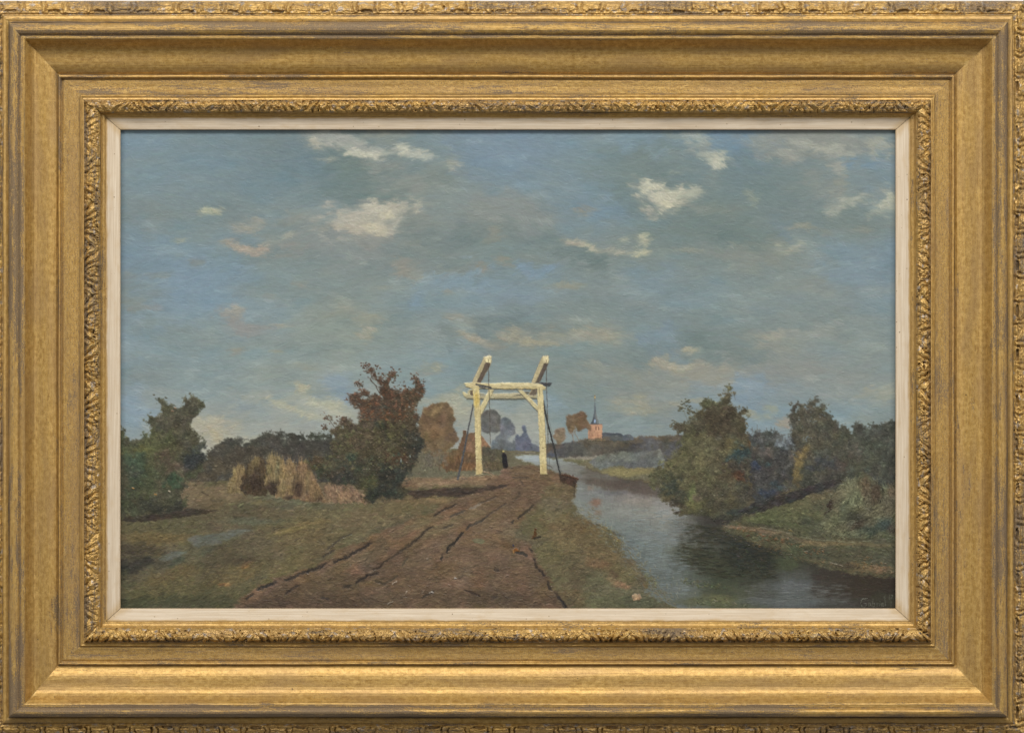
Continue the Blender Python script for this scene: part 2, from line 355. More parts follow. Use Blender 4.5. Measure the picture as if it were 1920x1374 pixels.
def blobs(guide, lst, warp=1., brk=0.):
    """lst: (x, y, rx, ry, angle in degrees, colour, strength)"""
    for b in lst:
        x, y, rx, ry, an, c, s = b
        R = max(rx, ry)*1.7+14
        x0 = max(0, int(x-R-PX0)); x1 = min(PW, int(x+R-PX0)); y0 = max(0, int(y-R-PY0)); y1 = min(PH, int(y+R-PY0))
        if x1 <= x0 or y1 <= y0: continue
        sl = (slice(y0, y1), slice(x0, x1)); k = min(rx, ry)
        wa = warp*min(k*.55, 12); wb = warp*min(k*.35, 5)
        dx = XX[sl]-x+wa*W1x[sl]+wb*W2x[sl]; dy = YY[sl]-y+wa*W1y[sl]+wb*W2y[sl]
        ca, sa = math.cos(math.radians(an)), math.sin(math.radians(an))
        u = (dx*ca+dy*sa)/rx; v = (-dx*sa+dy*ca)/ry
        d = np.sqrt(u*u+v*v)
        a = np.clip((1.45-d)/1.05, 0, 1); a = a*a*(3-2*a)
        if brk: a = np.clip(a*(1.12+brk*(.75*W2x[sl]+.6*W1y[sl]+.3*W3[sl])), 0, 1)
        a = (a*s)[..., None]
        guide[sl] = guide[sl]*(1-a)+np.array(c, np.float32)/255*a

# ---- brush stamps
_st = {}
def stamp(L, Wd, ai, var):
    k = (L, Wd, ai, var)
    if k in _st: return _st[k]
    r = np.random.default_rng(hash(k) % 2**31)
    th = ai*math.pi/24
    n = int(max(L, Wd)/2+2); y, x = np.mgrid[-n:n+1, -n:n+1].astype(np.float32)
    bend = r.uniform(-.14, .14)/max(L, 1)*4
    s = x*math.cos(th)+y*math.sin(th); t = -x*math.sin(th)+y*math.cos(th)+bend*s*s*.25
    hw = Wd/2
    nb = max(3, int(Wd*1.6)); br = r.random(nb+2)
    ti = np.clip((t/hw*.5+.5)*nb, 0, nb); b = np.interp(ti.ravel(), np.arange(nb+2), br).reshape(t.shape)
    endj = L/2*(.72+.28*b)
    e = np.clip((endj-np.abs(s))/1.2, 0, 1)*np.clip((hw-np.abs(t))/.9+.35, 0, 1)
    al = e*(.62+.38*b)
    h = e*(.35+.65*b)*(1+.5*np.clip(s/(L/2), -1, 1))
    edge = np.abs(t)/hw; h = h*(.8+.45*edge**2)
    _st[k] = (n, al.astype(np.float32), h.astype(np.float32)); return _st[k]

def strokes(mask, n, L, Wd, guide, ang=0., angj=12., jit=.02, alpha=.8, h=.5, eid=None, bright=0., seed=0, angf=None,
            lum=0., thr=.5, samp=2):
    """n strokes placed inside a mask; colour is taken from the guide with jitter.  lum: light/dark spread"""
    r = np.random.default_rng(1000+seed)
    ys, xs = np.nonzero(mask > thr)
    if len(ys) == 0: return
    idx = r.integers(0, len(ys), n)
    Ls = (L[0]+(L[1]-L[0])*r.random(n)).round().astype(int); Ws = Wd[0]+(Wd[1]-Wd[0])*r.random(n)
    Ws = np.round(Ws*2)/2
    A = ang+angj*r.standard_normal(n)
    js = r.standard_normal((n, 3)).astype(np.float32)*jit*.5; jl = r.standard_normal(n).astype(np.float32)*(jit+lum)
    for k in range(n):
        y = int(ys[idx[k]]); x = int(xs[idx[k]])
        a = A[k] if angf is None else A[k]+float(angf[y, x])
        ai = int(round(a/7.5)) % 24
        m, al, hh = stamp(int(Ls[k]), float(Ws[k]), ai, k % 3)
        y0, y1, x0, x1 = y-m, y+m+1, x-m, x+m+1
        a0, b0 = max(0, -y0), max(0, -x0); a1 = 2*m+1-max(0, y1-PH); b1 = 2*m+1-max(0, x1-PW)
        if a1 <= a0 or b1 <= b0: continue
        al = al[a0:a1, b0:b1]; hh = hh[a0:a1, b0:b1]
        sl = (slice(max(0, y0), min(PH, y1)), slice(max(0, x0), min(PW, x1)))
        c = guide[y, x]+js[k]; c = c*(1+jl[k]*2.2)+bright
        aa = (al*alpha)[..., None]
        col[sl] = col[sl]*(1-aa)+c*aa
        hs = hgt[sl]; hgt[sl] = hs*(1-al*.75)+hh*h*al+hs*al*.1
        if eid is not None:
            i = ids[sl]; i[al*alpha > .38] = eid

def dab(x, y, L, Wd, ang, c, alpha, h, eid):
    m, al, hh = stamp(L, Wd, int(round(ang/7.5)) % 24, (x*7+y) % 3)
    y -= PY0; x -= PX0
    if x-m < 0 or y-m < 0 or x+m+1 > PW or y+m+1 > PH: return
    sl = (slice(y-m, y+m+1), slice(x-m, x+m+1)); aa = (al*alpha)[..., None]
    col[sl] = col[sl]*(1-aa)+c*aa
    hgt[sl] = hgt[sl]*(1-al*.7)+hh*h*al
    if eid is not None:
        i = ids[sl]; i[al*alpha > .38] = eid

def clumps(where, n, g, eid, rad=(3, 7), tone=.10, light=.11, seed=0, h=.8, dens=2.2, alpha=.62, flat=.75):
    """n leaf clusters; every cluster is a handful of dabs, lit from the upper left"""
    r = np.random.default_rng(7000+seed); ys, xs = np.nonzero(where > .5)
    if len(ys) == 0: return
    for j in r.integers(0, len(ys), n):
        cy, cx = int(ys[j]), int(xs[j]); R_ = r.uniform(*rad); base = g[cy, cx]*(1+tone*r.normal())
        for q in range(int(R_*dens)+2):
            dx, dy = r.normal(0, R_*.52), r.normal(0, R_*.52*flat)
            c = base*(1+light*(-dy*.8-dx*.45)/R_+.05*r.normal())
            dab(int(cx+dx+PX0), int(cy+dy+PY0), int(r.integers(2, 6)), float(r.integers(3, 6))/2, r.uniform(0, 180), np.clip(c, .03, 1).astype(np.float32), alpha, h, eid)

def fill(mask, guide, eid, h=None, alpha=1.):
    a = (np.clip(mask, 0, 1)*alpha)[..., None]
    col[:] = col*(1-a)+guide*a
    ids[mask > .5] = eid
    if h is not None: hgt[:] = hgt*(1-mask)+h*mask

def line(pts, w, c, eid=None, alpha=1., h=.6, jag=0., gaps=0., w2=None, seed=0, soft=.7):
    """a drawn brush line; w may run to w2; gaps lifts the brush now and then"""
    p = np.array(pts, np.float32); c = np.array(c, np.float32)/255
    d = np.hypot(*(p[1:]-p[:-1]).T); cum = np.r_[0, np.cumsum(d)]; T = cum[-1]
    w2 = w if w2 is None else w2; mw = max(w, w2)+3
    for k in range(len(p)-1):
        a, b = p[k], p[k+1]
        x0 = max(0, int(min(a[0], b[0])-mw-PX0)); x1 = min(PW, int(max(a[0], b[0])+mw-PX0)+2)
        y0 = max(0, int(min(a[1], b[1])-mw-PY0)); y1 = min(PH, int(max(a[1], b[1])+mw-PY0)+2)
        if x1 <= x0 or y1 <= y0: continue
        sl = (slice(y0, y1), slice(x0, x1))
        X = XX[sl]+jag*W2x[sl]+jag*.6*W3[sl]-a[0]; Y = YY[sl]+jag*W2y[sl]-a[1]; e = b-a; L2 = max(float(e@e), 1e-6)
        t = np.clip((X*e[0]+Y*e[1])/L2, 0, 1); dd = np.hypot(X-t*e[0], Y-t*e[1])
        s = (cum[k]+t*d[k])/T; hw = (w+(w2-w)*s)/2
        al = np.clip((hw-dd)/soft+.5, 0, 1)
        if gaps: al = al*np.clip((W2y[sl]*.8+W1x[sl]*.7+1.0-gaps*1.6)*2.2, 0, 1)
        aa = (al*alpha)[..., None]
        col[sl] = col[sl]*(1-aa)+c*(1+.08*W3[sl][..., None])*aa
        hgt[sl] = hgt[sl]*(1-al)+h*al*(.8+.4*W3[sl])
        if eid is not None:
            i = ids[sl]; i[al*alpha > min(.45, alpha*.6)] = eid

def G(c, var=.03, seed=0, cell=22):
    g = np.empty((PH, PW, 3), np.float32); g[:] = np.array(c, np.float32)/255
    if var:
        g *= (1+var*fbm(cell, 300+seed, 4))[..., None]
        g[..., 0] += .25*var*fbm(cell*1.3, 340+seed, 2); g[..., 2] += .25*var*fbm(cell*1.3, 350+seed, 2)
    return g

# ================================================================ sky
E_SKY = element('painted_sky', 'grey blue painted sky with broken cream clouds')
gx = [226, 371, 517, 662, 808, 953, 1098, 1244, 1389, 1535, 1680]
gy = [244, 320, 397, 474, 551, 628, 705, 782, 860]
SK = [
 [(113,137,158),(106,128,145),(98,119,135),(106,122,130),(106,128,144),(110,135,162),(110,134,154),(112,138,160),(106,132,155),(126,134,140),(112,130,142)],
 [(110,134,153),(108,131,149),(103,126,143),(97,116,125),(118,132,138),(112,136,158),(110,133,150),(106,125,134),(104,126,142),(112,129,138),(116,137,154)],
 [(110,129,142),(114,133,145),(117,136,147),(118,134,143),(121,136,143),(122,136,144),(110,135,156),(103,122,130),(104,122,128),(112,129,137),(116,134,143)],
 [(112,138,161),(116,138,150),(120,138,147),(122,136,144),(114,130,137),(110,128,135),(116,133,141),(112,129,136),(114,130,136),(118,137,147),(112,135,155)],
 [(122,139,149),(116,144,172),(122,140,149),(126,141,146),(122,143,157),(121,142,160),(122,139,148),(120,141,156),(124,142,151),(126,141,149),(120,140,156)],
 [(122,146,167),(126,146,157),(128,146,153),(132,148,150),(126,143,153),(124,139,146),(127,143,147),(120,138,148),(118,135,142),(127,143,150),(126,144,153)],
 [(127,146,158),(126,146,158),(132,149,156),(136,154,162),(128,150,163),(122,142,152),(124,141,147),(138,145,146),(138,144,146),(136,144,149),(132,147,154)],
 [(128,149,168),(140,153,161),(145,156,162),(152,161,163),(136,152,160),(142,154,158),(126,145,154),(130,144,151),(126,147,166),(122,146,164),(126,143,152)],
 [(150,158,158),(162,163,157),(164,164,158),(150,156,158),(150,152,155),(150,154,158),(132,146,156),(128,144,156),(130,146,160),(135,148,160),(125,140,150)]]
SK = np.array(SK, np.float32)/255
def resample(grid, gx, gy):
    x = np.interp(np.clip(XX[0], gx[0], gx[-1]), gx, np.arange(len(gx))); y = np.interp(np.clip(YY[:, 0], gy[0], gy[-1]), gy, np.arange(len(gy)))
    wx = 0.55*W1x+.25*W2x; wy = .5*W1y+.3*W2y
    X = np.clip(x[None]+wx*.35, 0, len(gx)-1.001); Y = np.clip(y[:, None]+wy*.28, 0, len(gy)-1.001)
    xi = X.astype(int); yi = Y.astype(int); fx = (X-xi); fy = (Y-yi)
    fx = (fx*fx*(3-2*fx))[..., None]; fy = (fy*fy*(3-2*fy))[..., None]
    return (grid[yi, xi]*(1-fx)+grid[yi, xi+1]*fx)*(1-fy)+(grid[yi+1, xi]*(1-fx)+grid[yi+1, xi+1]*fx)*fy
sky = resample(SK, gx, gy)
sky *= (1+.035*fbm(38, 41, 4, 80))[..., None]
f = fbm(30, 43, 4, 70)[..., None]
sky += np.clip(f-.15, 0, 1)*np.array((.035, .012, -.012), np.float32)-np.clip(-f-.15, 0, 1)*np.array((.03, .0, -.03), np.float32)
CR = (178,170,150); CW = (188,184,168); PK = (158,145,138); GR = (140,148,148); BL = (114,148,184); DG = (92,112,118)
skyblobs = [
 # blue openings
 (250,270,40,25,0,(113,140,170),.6),(330,310,70,35,-10,(112,138,158),.5),(300,500,90,40,0,(112,141,172),.7),(390,530,70,32,0,(114,143,176),.7),
 (245,430,26,26,0,(110,138,165),.6),(480,600,60,28,0,(114,142,172),.5),(300,590,70,20,0,(118,146,176),.5),(930,280,80,36,10,(109,136,168),.75),
 (1000,270,60,24,0,(109,136,166),.6),(1130,395,28,30,20,(106,136,168),.75),(1080,360,50,30,0,(110,136,160),.5),(1190,275,50,16,0,(110,140,168),.7),
 (870,525,70,15,-4,(118,148,180),.75),(1010,505,36,11,5,(114,146,184),.85),(785,560,8,16,0,(116,148,184),.8),(960,560,50,20,0,(118,144,172),.5),
 (1370,270,48,26,20,(98,130,166),.85),(1290,250,30,14,0,(106,136,165),.6),(1590,305,12,9,10,(92,134,182),.9),(1640,300,11,14,30,(98,134,176),.8),(1655,330,18,24,0,(112,138,162),.6),
 (1600,505,70,26,0,(114,142,172),.6),(1665,480,22,30,0,(112,138,164),.6),(1470,430,22,12,0,(98,126,152),.6),(1245,640,40,26,10,(114,140,170),.7),(1220,520,36,14,0,(116,143,168),.5),
 (1400,735,40,22,15,(116,144,178),.85),(1385,765,30,12,0,(118,146,176),.5),(1330,745,36,14,-15,(122,146,170),.5),(1450,720,40,20,0,(120,144,168),.5),(640,730,30,28,-20,(124,150,184),.7),
 (255,760,34,20,10,(122,150,184),.8),(290,775,30,10,20,(124,150,180),.6),(470,765,30,12,0,(126,150,172),.5),(1000,760,60,10,0,(122,150,178),.6),(660,760,30,14,40,(128,152,184),.6),
 (1320,565,60,14,0,(120,142,158),.4),(440,440,40,14,0,(112,140,166),.5),(590,300,60,16,0,(104,128,150),.4),(450,290,40,14,0,(110,134,156),.4),
 # dark greys
 (640,300,42,22,20,(86,106,112),.8),(655,345,38,26,0,(92,112,118),.8),(700,365,45,16,10,(88,108,112),.75),(700,320,50,16,10,(98,114,116),.6),(830,330,24,14,10,(96,110,112),.6),
 (540,300,60,24,8,(94,114,128),.6),(480,275,50,18,0,(100,120,132),.5),(560,260,40,14,0,(96,114,126),.5),(770,420,26,16,0,(94,112,118),.75),(768,405,7,20,0,(90,108,116),.8),(800,440,40,16,20,(104,120,126),.7),(850,455,50,16,10,(102,118,126),.6),
 (950,430,60,10,18,(98,114,120),.7),(880,445,26,20,-30,(100,116,124),.7),(1010,445,60,10,15,(100,118,124),.65),(1080,485,50,12,20,(92,110,118),.75),(1115,495,26,14,40,(90,108,114),.7),
 (1160,330,50,40,0,(100,119,126),.7),(1230,310,40,30,0,(98,116,122),.7),(1195,360,40,24,0,(98,118,126),.6),(1330,350,70,24,0,(96,116,124),.6),(1420,330,60,34,10,(94,114,124),.7),(1470,350,50,40,0,(98,118,126),.6),
 (1350,430,70,30,15,(98,116,122),.8),(1410,450,60,18,15,(94,112,116),.8),(1290,440,50,18,0,(98,116,120),.7),(1480,400,60,24,0,(98,116,126),.7),(1590,410,50,16,0,(98,114,120),.6),(1600,430,60,20,0,(102,118,122),.6),
 (930,600,50,8,-5,(96,116,128),.85),(985,612,40,6,8,(96,114,122),.75),(915,625,18,8,30,(92,112,122),.7),(840,625,12,18,-30,(104,120,126),.6),(1040,615,40,6,-5,(104,120,126),.6),(1110,570,40,12,0,(106,124,132),.4),
 (1310,645,40,26,20,(104,122,128),.8),(1360,655,60,12,14,(98,116,122),.8),(1215,660,30,16,0,(104,124,132),.7),(1420,650,20,10,-20,(100,118,124),.6),(1290,600,24,14,0,(106,124,130),.5),(1565,600,40,14,0,(116,130,134),.5),
 (1170,680,50,14,0,(110,128,136),.5),(1160,770,10,8,0,(104,122,134),.7),(1145,785,14,6,20,(110,128,138),.6),(480,545,36,12,0,(118,134,140),.5),(300,620,40,16,0,(120,138,146),.5),(250,560,40,22,0,(116,132,138),.5),(275,700,40,20,0,(118,134,142),.4),
 (270,400,40,16,0,(104,122,132),.6),(440,380,30,18,0,(102,118,128),.5),(500,480,40,12,-5,(104,122,132),.5),(560,470,50,12,10,(108,124,134),.5),(740,500,50,20,0,(106,124,134),.5),(940,580,26,14,0,(112,130,140),.5),
 # grey mauve lights
 (960,400,60,30,10,(130,138,144),.6),(890,400,40,16,-10,(128,136,140),.5),(1000,405,30,14,10,(132,138,144),.5),(760,500,40,12,0,(128,134,138),.5),(770,520,24,10,0,(146,144,138),.6),(850,505,30,9,-5,(138,140,134),.5),
 (600,430,60,30,-10,(128,136,142),.5),(660,470,60,12,5,(126,134,142),.5),(580,455,50,14,0,(124,132,138),.5),(700,450,40,18,0,(128,134,142),.5),(1500,255,70,16,0,(138,142,140),.75),(1440,280,50,14,10,(134,138,138),.65),(1560,270,60,18,0,(134,138,138),.6),
 (1540,330,30,22,-20,(134,138,136),.6),(1570,360,30,14,0,(128,136,142),.5),(1440,470,60,16,0,(132,138,136),.6),(1480,490,60,10,0,(134,138,134),.5),(1380,480,40,8,0,(130,136,136),.5),(1330,470,40,8,5,(134,138,136),.4),
 (1070,630,90,9,-2,(150,148,138),.7),(1130,620,36,12,0,(146,146,138),.6),(1015,630,60,12,0,(146,146,140),.5),(905,640,30,9,8,(156,150,140),.6),(1150,700,60,16,0,(138,142,140),.5),(1270,690,60,14,0,(152,150,142),.75),
 (1330,700,50,14,0,(148,148,144),.6),(1420,700,60,14,10,(140,142,142),.5),(1500,690,60,14,0,(140,142,144),.5),(1220,750,60,14,0,(146,148,146),.6),(1460,640,60,22,-6,(140,146,146),.6),(1530,620,60,12,0,(142,148,150),.5),(1450,590,60,24,0,(128,142,148),.5),
 (1620,745,50,14,0,(144,150,150),.5),(600,620,60,26,0,(132,146,148),.5),(650,590,60,18,0,(136,146,144),.5),(560,640,50,14,0,(132,144,150),.4),(480,640,40,12,0,(130,144,150),.4),(300,740,50,10,0,(136,148,154),.4),
 # warm low sky
 (560,780,70,16,0,(160,166,164),.7),(600,760,60,12,8,(168,170,160),.7),(510,755,50,12,10,(156,162,160),.5),(470,800,70,22,0,(162,164,158),.6),(400,820,40,24,0,(172,164,146),.75),(400,805,30,10,0,(176,166,146),.6),(620,755,40,12,15,(172,172,156),.6),
 (560,800,50,12,0,(158,160,160),.5),(680,780,30,14,0,(164,166,160),.6),(850,765,30,20,0,(172,168,146),.85),(865,785,20,20,0,(168,166,150),.75),(800,760,16,10,0,(164,166,152),.7),(980,775,30,24,0,(160,164,158),.7),(950,800,24,20,0,(168,168,164),.7),(1000,800,24,22,0,(164,166,164),.7),
 (880,800,30,18,0,(158,160,158),.6),(1090,745,24,12,0,(140,146,144),.4),(1160,755,20,8,-20,(152,152,142),.6),(1240,765,40,12,0,(150,150,142),.5),
 # clouds
 (600,262,30,14,10,(146,150,150),.8),(650,268,36,14,6,(152,154,152),.85),(695,282,30,11,0,(150,152,150),.8),(620,255,26,8,0,(140,146,150),.7),(590,268,14,8,30,CR,.6),(665,290,20,6,5,CW,.8),(700,292,14,6,0,CW,.85),(740,282,24,6,-4,CW,.5),(760,285,14,6,0,CW,.7),(790,290,14,6,0,CW,.7),
 (730,255,40,10,0,(138,142,136),.55),(720,245,20,5,0,(150,148,132),.5),(610,300,14,4,5,(150,152,146),.6),(850,308,14,6,10,CR,.6),(845,295,10,10,0,(140,146,140),.6),(720,310,34,10,0,(140,146,148),.7),(760,350,50,12,-5,(136,142,142),.6),(740,340,60,10,-8,(134,142,144),.5),
 (690,412,70,24,-8,(154,150,146),.9),(640,420,26,20,0,(156,152,146),.85),(720,400,40,14,-8,(168,162,148),.8),(680,430,40,10,0,(160,150,138),.7),(745,388,30,8,-12,(158,154,144),.7),(775,378,6,7,0,CR,.7),(710,435,20,6,10,(176,168,148),.7),(660,415,20,9,40,(166,160,150),.6),(650,395,24,6,0,(156,154,148),.5),(700,392,30,5,8,(176,170,156),.5),
 (705,425,14,6,0,(180,172,150),.8),(730,405,10,4,0,(184,176,152),.8),(700,455,40,10,0,(142,140,140),.5),(610,425,16,8,0,(140,140,134),.5),(795,415,20,14,0,(138,144,144),.5),
 (392,398,17,5,-3,(160,162,138),.9),(410,396,12,4,-8,(148,148,132),.6),(475,418,22,12,-5,(146,146,142),.8),(460,430,24,6,-4,(148,144,136),.5),(550,412,26,10,-10,(142,144,140),.5),(540,440,14,5,0,(156,154,142),.6),(548,460,30,6,5,(142,140,138),.6),(540,480,26,4,-8,(142,140,136),.45),
 (460,466,32,8,9,(160,142,132),.95),(485,466,14,6,-8,(150,134,126),.7),(430,458,16,4,20,(148,140,130),.7),(340,453,5,4,-40,(150,150,130),.6),(370,492,12,5,0,(122,122,116),.6),(300,515,20,4,0,(132,132,120),.5),(555,532,12,4,20,(146,140,132),.5),(290,578,18,5,0,(142,138,138),.6),(240,518,12,6,0,(138,136,130),.5),(250,565,18,10,0,(136,138,136),.5),
 (1245,362,42,18,14,(158,158,148),.85),(1215,350,16,7,-20,(176,174,162),.8),(1250,358,40,10,12,(190,184,162),.75),(1265,378,26,9,-4,(192,184,158),.7),(1230,366,14,10,60,(176,172,158),.7),(1290,368,20,8,-10,(154,156,146),.6),(1220,396,14,8,30,(156,152,144),.8),(1232,408,16,3,-6,(168,164,150),.6),(1300,384,30,8,20,(134,140,138),.6),
 (1305,262,18,10,30,(150,156,152),.7),(1340,300,22,10,12,(154,158,150),.85),(1350,308,14,7,-30,(172,172,158),.8),(1320,282,12,14,30,(140,148,148),.7),(1310,248,14,4,0,(160,164,158),.5),(1265,255,16,7,10,(138,142,130),.5),(1330,340,10,14,-10,(132,142,144),.5),
 (1410,370,5,16,-15,(142,150,140),.6),(1500,270,20,5,0,(152,154,148),.5),(1560,280,50,7,4,(156,156,148),.6),(1480,290,24,6,0,(150,148,142),.5),(1645,285,12,16,-50,(148,148,138),.7),(1575,315,14,12,0,(150,148,142),.7),(1580,345,10,16,30,(144,144,136),.6),
 (1590,380,36,12,-14,(142,148,144),.75),(1555,395,10,14,0,(150,154,146),.7),(1600,375,28,8,-20,(154,158,150),.6),(1665,375,14,14,0,(166,166,150),.9),(1655,395,20,10,0,(148,152,142),.6),(1510,425,16,6,-8,(146,146,134),.7),(1545,435,12,6,40,(140,142,132),.5),(1620,430,14,5,0,(142,142,134),.5),
 (1480,463,20,7,-18,(156,156,142),.7),(1375,456,6,5,0,(150,154,148),.7),(1500,458,8,4,-30,(158,158,146),.6),(1290,470,26,4,5,(146,148,140),.5),(1210,452,12,7,-20,(176,174,148),.8),(1198,472,14,8,0,(186,178,146),.95),(1205,460,9,6,-50,(170,166,144),.7),(1170,448,5,6,0,(164,166,148),.8),
 (1090,460,26,5,15,(160,154,138),.85),(1075,458,10,4,0,(160,148,136),.7),(1105,466,12,4,10,(170,164,144),.8),(1140,470,24,5,8,(150,148,138),.7),(1165,475,16,4,0,(156,152,138),.6),(1095,395,12,6,-20,(142,138,132),.7),(945,490,14,7,10,(142,138,126),.7),(925,445,16,10,-40,(140,136,128),.6),(905,500,10,5,30,(148,136,124),.7),(875,482,8,3,0,(128,156,190),.7),
 (1065,538,24,7,-4,(152,148,132),.7),(755,505,20,14,-10,(146,142,136),.6),(760,520,14,6,0,(140,134,130),.6),(720,540,14,4,0,(140,140,128),.5),(835,548,8,4,30,(150,142,126),.6),(505,555,8,4,10,(138,134,128),.6),
 (430,592,18,13,-10,(152,146,146),.95),(452,612,26,9,8,(150,146,148),.9),(475,620,22,8,5,(146,142,146),.8),(440,584,12,6,20,(160,152,144),.8),(525,608,13,3,6,(172,160,142),.9),(500,612,20,4,6,(150,138,132),.6),(450,655,8,6,0,(158,150,130),.7),(445,648,8,8,0,(146,146,142),.5),(523,660,8,4,20,(158,152,132),.7),
 (690,625,10,14,0,(164,156,138),.8),(700,600,24,8,20,(150,150,138),.6),(685,600,22,6,-20,(152,152,140),.6),(640,585,24,6,0,(148,148,136),.5),(570,688,22,4,0,(148,150,140),.6),(568,730,12,7,15,(172,166,140),.9),(563,726,9,4,10,(176,170,146),.8),(430,724,8,4,0,(148,148,140),.5),(490,745,30,9,10,(158,162,156),.6),
 (540,762,40,5,14,(176,172,148),.8),(580,775,26,4,18,(180,176,152),.7),(610,752,30,7,12,(176,174,152),.75),(640,772,26,6,25,(174,172,154),.6),(405,818,9,12,0,(186,168,134),.7),(470,825,30,5,0,(176,172,150),.6),
 (805,690,20,8,-10,(148,150,140),.7),(816,688,10,5,-20,(166,160,138),.8),(790,700,20,6,-10,(144,146,144),.6),(855,590,9,7,0,(160,152,138),.8),(870,600,26,8,20,(140,144,140),.6),(880,632,22,7,15,(164,154,138),.9),(900,640,24,6,5,(162,152,140),.85),(955,624,16,8,5,(160,152,138),.85),(970,635,40,5,3,(156,150,136),.8),
 (1000,642,40,4,2,(166,158,134),.7),(1070,620,22,7,-5,(152,150,136),.7),(1130,622,22,7,10,(158,152,138),.8),(1150,640,12,8,20,(150,148,140),.6),(1110,690,22,7,12,(150,152,144),.6),(1180,700,30,5,10,(148,150,142),.5),(1170,765,20,6,25,(164,158,138),.7),(1195,752,16,6,-20,(158,154,138),.7),
 (1240,685,26,8,-4,(162,154,138),.8),(1275,690,16,5,-10,(172,162,136),.7),(1310,705,40,7,10,(152,150,140),.7),(1293,658,7,6,30,(180,168,142),.95),(1345,690,40,5,5,(160,154,140),.5),(1440,635,18,8,-5,(156,156,150),.85),(1450,628,12,6,-20,(162,160,150),.8),(1470,655,26,10,0,(148,150,146),.6),(1500,620,60,5,-2,(150,154,152),.5),
 (1650,732,30,7,-6,(162,160,146),.7),(1665,740,14,8,0,(158,158,144),.6),(1620,738,20,5,-20,(156,156,144),.6),(1615,780,24,8,0,(148,150,138),.6),(1410,772,6,5,0,(180,164,124),.85),(1420,780,24,4,12,(156,156,134),.7),(1445,770,7,10,0,(166,162,134),.7),(1472,795,12,9,-15,(172,146,124),.8),
 (1270,755,20,6,-6,(162,156,138),.6),(1310,752,16,4,0,(168,158,130),.7),(1200,765,14,8,10,(160,154,132),.7),(1230,770,20,5,-10,(152,150,138),.6),(1370,805,8,4,0,(160,140,130),.3)]
blobs(sky, [(b[0], b[1], b[2]*1.22, b[3]*1.25, b[4], b[5] if b[5][0] < 148 else (tuple(v+10 for v in b[5]) if b[1] < 500 else tuple(v-3 for v in b[5])), min(1, b[6]*((1.0 if b[1] < 560 else .8) if b[5][0] > 140 else .85))) for b in skyblobs], 1.9, .80)
# brushy mottling: broken grey and pale drifts everywhere in the sky
mo_ = fbm(26, 44, 4, 54)+.5*fbm(9, 45, 3, 20); sky += np.clip(mo_-.25, 0, 1)[..., None]*np.array((.046, .040, .028), np.float32)-np.clip(-mo_-.3, 0, 1)[..., None]*np.array((.036, .028, .024), np.float32)
g_ = sky.mean(2, keepdims=True); lo_ = np.clip(.535-g_, 0, 1); sky = sky*(1+lo_*.42/np.maximum(g_, .2)); g_ = sky.mean(2, keepdims=True)
sky = g_+(sky-g_)*.74+np.array((.004, .012, .0), np.float32)
col[:] = sky; fullm = ((YY < 865)).astype(np.float32)
dirf = 16*fbm(70, 61, 3, 110)
strokes(fullm, 9000, (26, 46), (5, 9), sky, 0, 14, .008, .5, .35, E_SKY, seed=1, angf=dirf)
strokes(fullm, 24000, (14, 34), (2, 4.5), sky, 0, 9, .011, .45, .38, E_SKY, seed=2, angf=dirf)
lumi = sky.sum(2)/3; hi = ((lumi-box(lumi, 18)) > .014).astype(np.float32)*fullm
strokes(hi, 3500, (8, 22), (1.5, 4), sky, 0, 22, .012, .55, .8, E_SKY, bright=.008, seed=3, angf=dirf*2.2)
lo = ((lumi-box(lumi, 18)) < -.01).astype(np.float32)*fullm
strokes(lo, 4000, (10, 24), (1.5, 3.5), sky, 0, 16, .010, .5, .55, E_SKY, bright=-.004, seed=4, angf=dirf*1.5)
# scumbled cream dragged over the clouds with a dry brush
cl = ((sky[..., 0]-sky[..., 2] > .03) & (lumi > .54)).astype(np.float32)*fullm
strokes(cl, 1500, (5, 13), (1, 2.5), sky, 0, 26, .02, .7, 1.1, E_SKY, bright=.035, seed=5, angf=dirf*3)
strokes(fullm, 5000, (5, 13), (1, 1.5), sky, 0, 20, .012, .4, 1.5, E_SKY, bright=.010, seed=6, angf=dirf)
# ================================================================ far things on the horizon
def P(x0, y0, s, *xy):   # outline noted in an enlarged study: (x, y) pairs / scale + origin
    return [(x0+xy[i]/s, y0+xy[i+1]/s) for i in range(0, len(xy), 2)]

